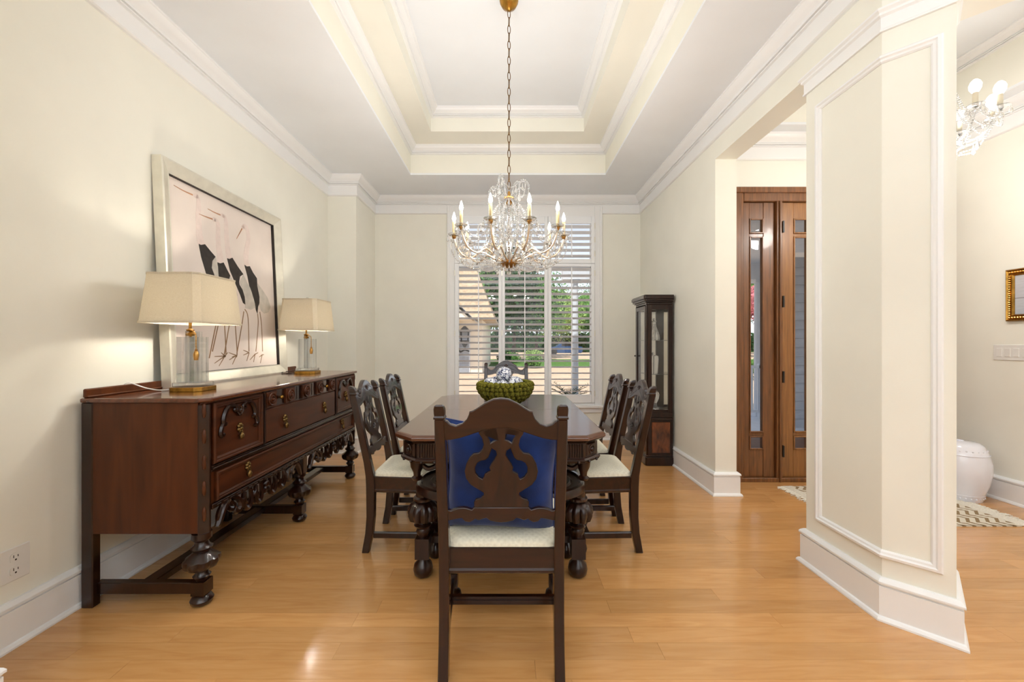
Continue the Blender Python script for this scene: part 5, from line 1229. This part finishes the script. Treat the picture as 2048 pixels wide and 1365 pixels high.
for i, (x, y, h, r, m, lb) in enumerate(((.3, 30, 9, 2.6, G1, 'dark evergreen tree outside, behind the middle shutter panel'), (2.4, 36, 9, 3.0, G2, 'mid green tree outside, right part of the middle shutter panel'), (7.2, 56, 9, 3.6, G3, 'pale green tree outside the right shutter panel'),
        (-2.4, 42, 11, 3.0, G2, 'tall tree outside beyond the neighbouring roof'), (12.6, 63, 11, 4.4, G2, 'broad tree outside behind the porch column'), (-12, 44, 11, 4, G2, 'broad tree standing behind the neighbouring house'), (5.0, 72, 12, 4.4, G1, 'dark tree far outside between the middle and right shutter panels'),
        (-5, 88, 17, 7, G1, 'big dark tree far outside behind the roof and the middle shutter panel'), (11, 96, 16, 7, G2, 'big tree far outside behind the pale green tree'),
        (24, 38, 10, 4.2, G2, 'leafy tree outside the front door sidelight'), (31, 46, 12, 5, G1, 'dark leafy tree outside beyond the door glass'))):
    tree('garden_tree', lb, x, y, h, r, m, 2600, .15, .16, 'tree', .12 if i < 5 else .3)
tree('flowering_tree', 'pink flowering crape myrtle outside the front door sidelight', 12.9, 20.5, 4.9, 1.35, GP, 1500, .09, .07, 'tree', .45)
for x, y, r, h, m, lb in ((1.75, 29, .75, .9, G3, 'yellow green round shrub outside the middle shutter panel'), (.1, 27, .7, .75, G2, 'green shrub outside left in the middle shutter panel'), (1.3, 21.5, .42, .62, G2, 'small potted shrub on the paving outside the window'),
        (9.35, 14.6, .7, .9, G2, 'green bush outside low in the front door sidelight'), (-.3, 25.5, .5, .8, G1, 'dark bush outside beside the neighbouring house')):
    tree('garden_shrub', lb, x, y, h, r, m, 700, .07, 0, 'shrub', .0)
hd = thing('hedge', 'long dark green hedge far outside beyond the lawn', 'hedge', (6, 58, GZ)); ho = hd.location
b = MB(ho); b.box(-16, 46, 57.6, 58.6, GZ, 2.2)
for k in range(5200):
    p = Vector((random.uniform(-16.3, 46.3), random.uniform(57.2, 58.4), GZ + random.uniform(0, 2.75))); u = Vector((random.gauss(0, 1), random.gauss(0, .4), random.gauss(0, 1))).normalized(); v = u.orthogonal().normalized()
    b.add([p - u * .3, p + v * .2, p + u * .3, p - v * .2], [(0, 1, 2, 3)])
b.build('foliage', G1, hd)
# sago palm in a pot by the porch
sp_ = thing('potted_palm', 'sago palm in a pot outside the right shutter panel', 'plant', (.98, 6.55, GZ + .06)); so_ = sp_.location
MB(so_).lathe([(0, -.09), (.13, -.09), (.19, .28), (.2, .30), (.17, .30), (.16, .26), (0, .26)], .98, 6.55, 0, 16).build('pot', mat('dark_teal_pot', rgb(60, 84, 84), .4), sp_, smooth=True)
fb_ = MB(so_)
for k in range(20):
    a = 2 * PI * k / 20 + random.uniform(-.1, .1); L_ = random.uniform(.28, .4); e = random.uniform(.5, 1.25)
    mid = [(.98 + math.cos(a) * L_ * t * math.cos(e * (1 - .5 * t)), 6.55 + math.sin(a) * L_ * t * math.cos(e * (1 - .5 * t)), .28 + L_ * math.sin(e) * (t - .35 * t * t) * 1.2) for t in (0, .25, .5, .75, 1)]
    fb_.tube(mid, .004, 4)
    for i in range(1, 5):
        p = Vector(mid[i]); d = (Vector(mid[i]) - Vector(mid[i - 1])).normalized(); sd = Vector((-math.sin(a), math.cos(a), 0))
        for q in (0, .5):
            pp = p - d * q * .08
            for s in (-1, 1): fb_.add([pp, pp + sd * s * .07 + d * .03 + Vector((0, 0, .015)), pp + d * .014], [(0, 1, 2)])
fb_.build('fronds', G1, sp_)
# parked car far across the lawn
ca = thing('car', 'dark blue car parked far beyond the lawn', 'car', (6.3, 46, GZ)); ao = ca.location
bodyp = [(4.3, .1), (4.25, .55), (4.4, .75), (5.3, .82), (5.9, 1.25), (7.1, 1.28), (7.7, .88), (8.3, .8), (8.35, .35), (8.2, .1)]
Rx = Matrix.Rotation(PI / 2, 4, 'X')
MB(ao).add([(x, 45.2, z + GZ + .1) for x, z in bodyp] + [(x, 46.8, z + GZ + .1) for x, z in bodyp], [tuple(range(9, -1, -1)), tuple(range(10, 20))] + [(i, (i + 1) % 10, 10 + (i + 1) % 10, 10 + i) for i in range(10)]).build('body', mat('car_blue', rgb(40, 74, 122), .25, .3, coat=.5), ca, bevel=.05)
MB(ao).box(5.95, 7.05, 45.17, 46.83, GZ + 1.0, GZ + 1.3).build('window', M['black'], ca)
for x in (5.1, 7.5):
    for y in (45.2, 46.8): MB(ao).add(*(lambda b: (b.v, b.f))(MB().lathe([(0, -.1), (.33, -.1), (.33, .1), (0, .1)], seg=16, Mx=Matrix.Translation((x, y, GZ + .33)) @ Rx))).build('wheel', M['black'], ca)
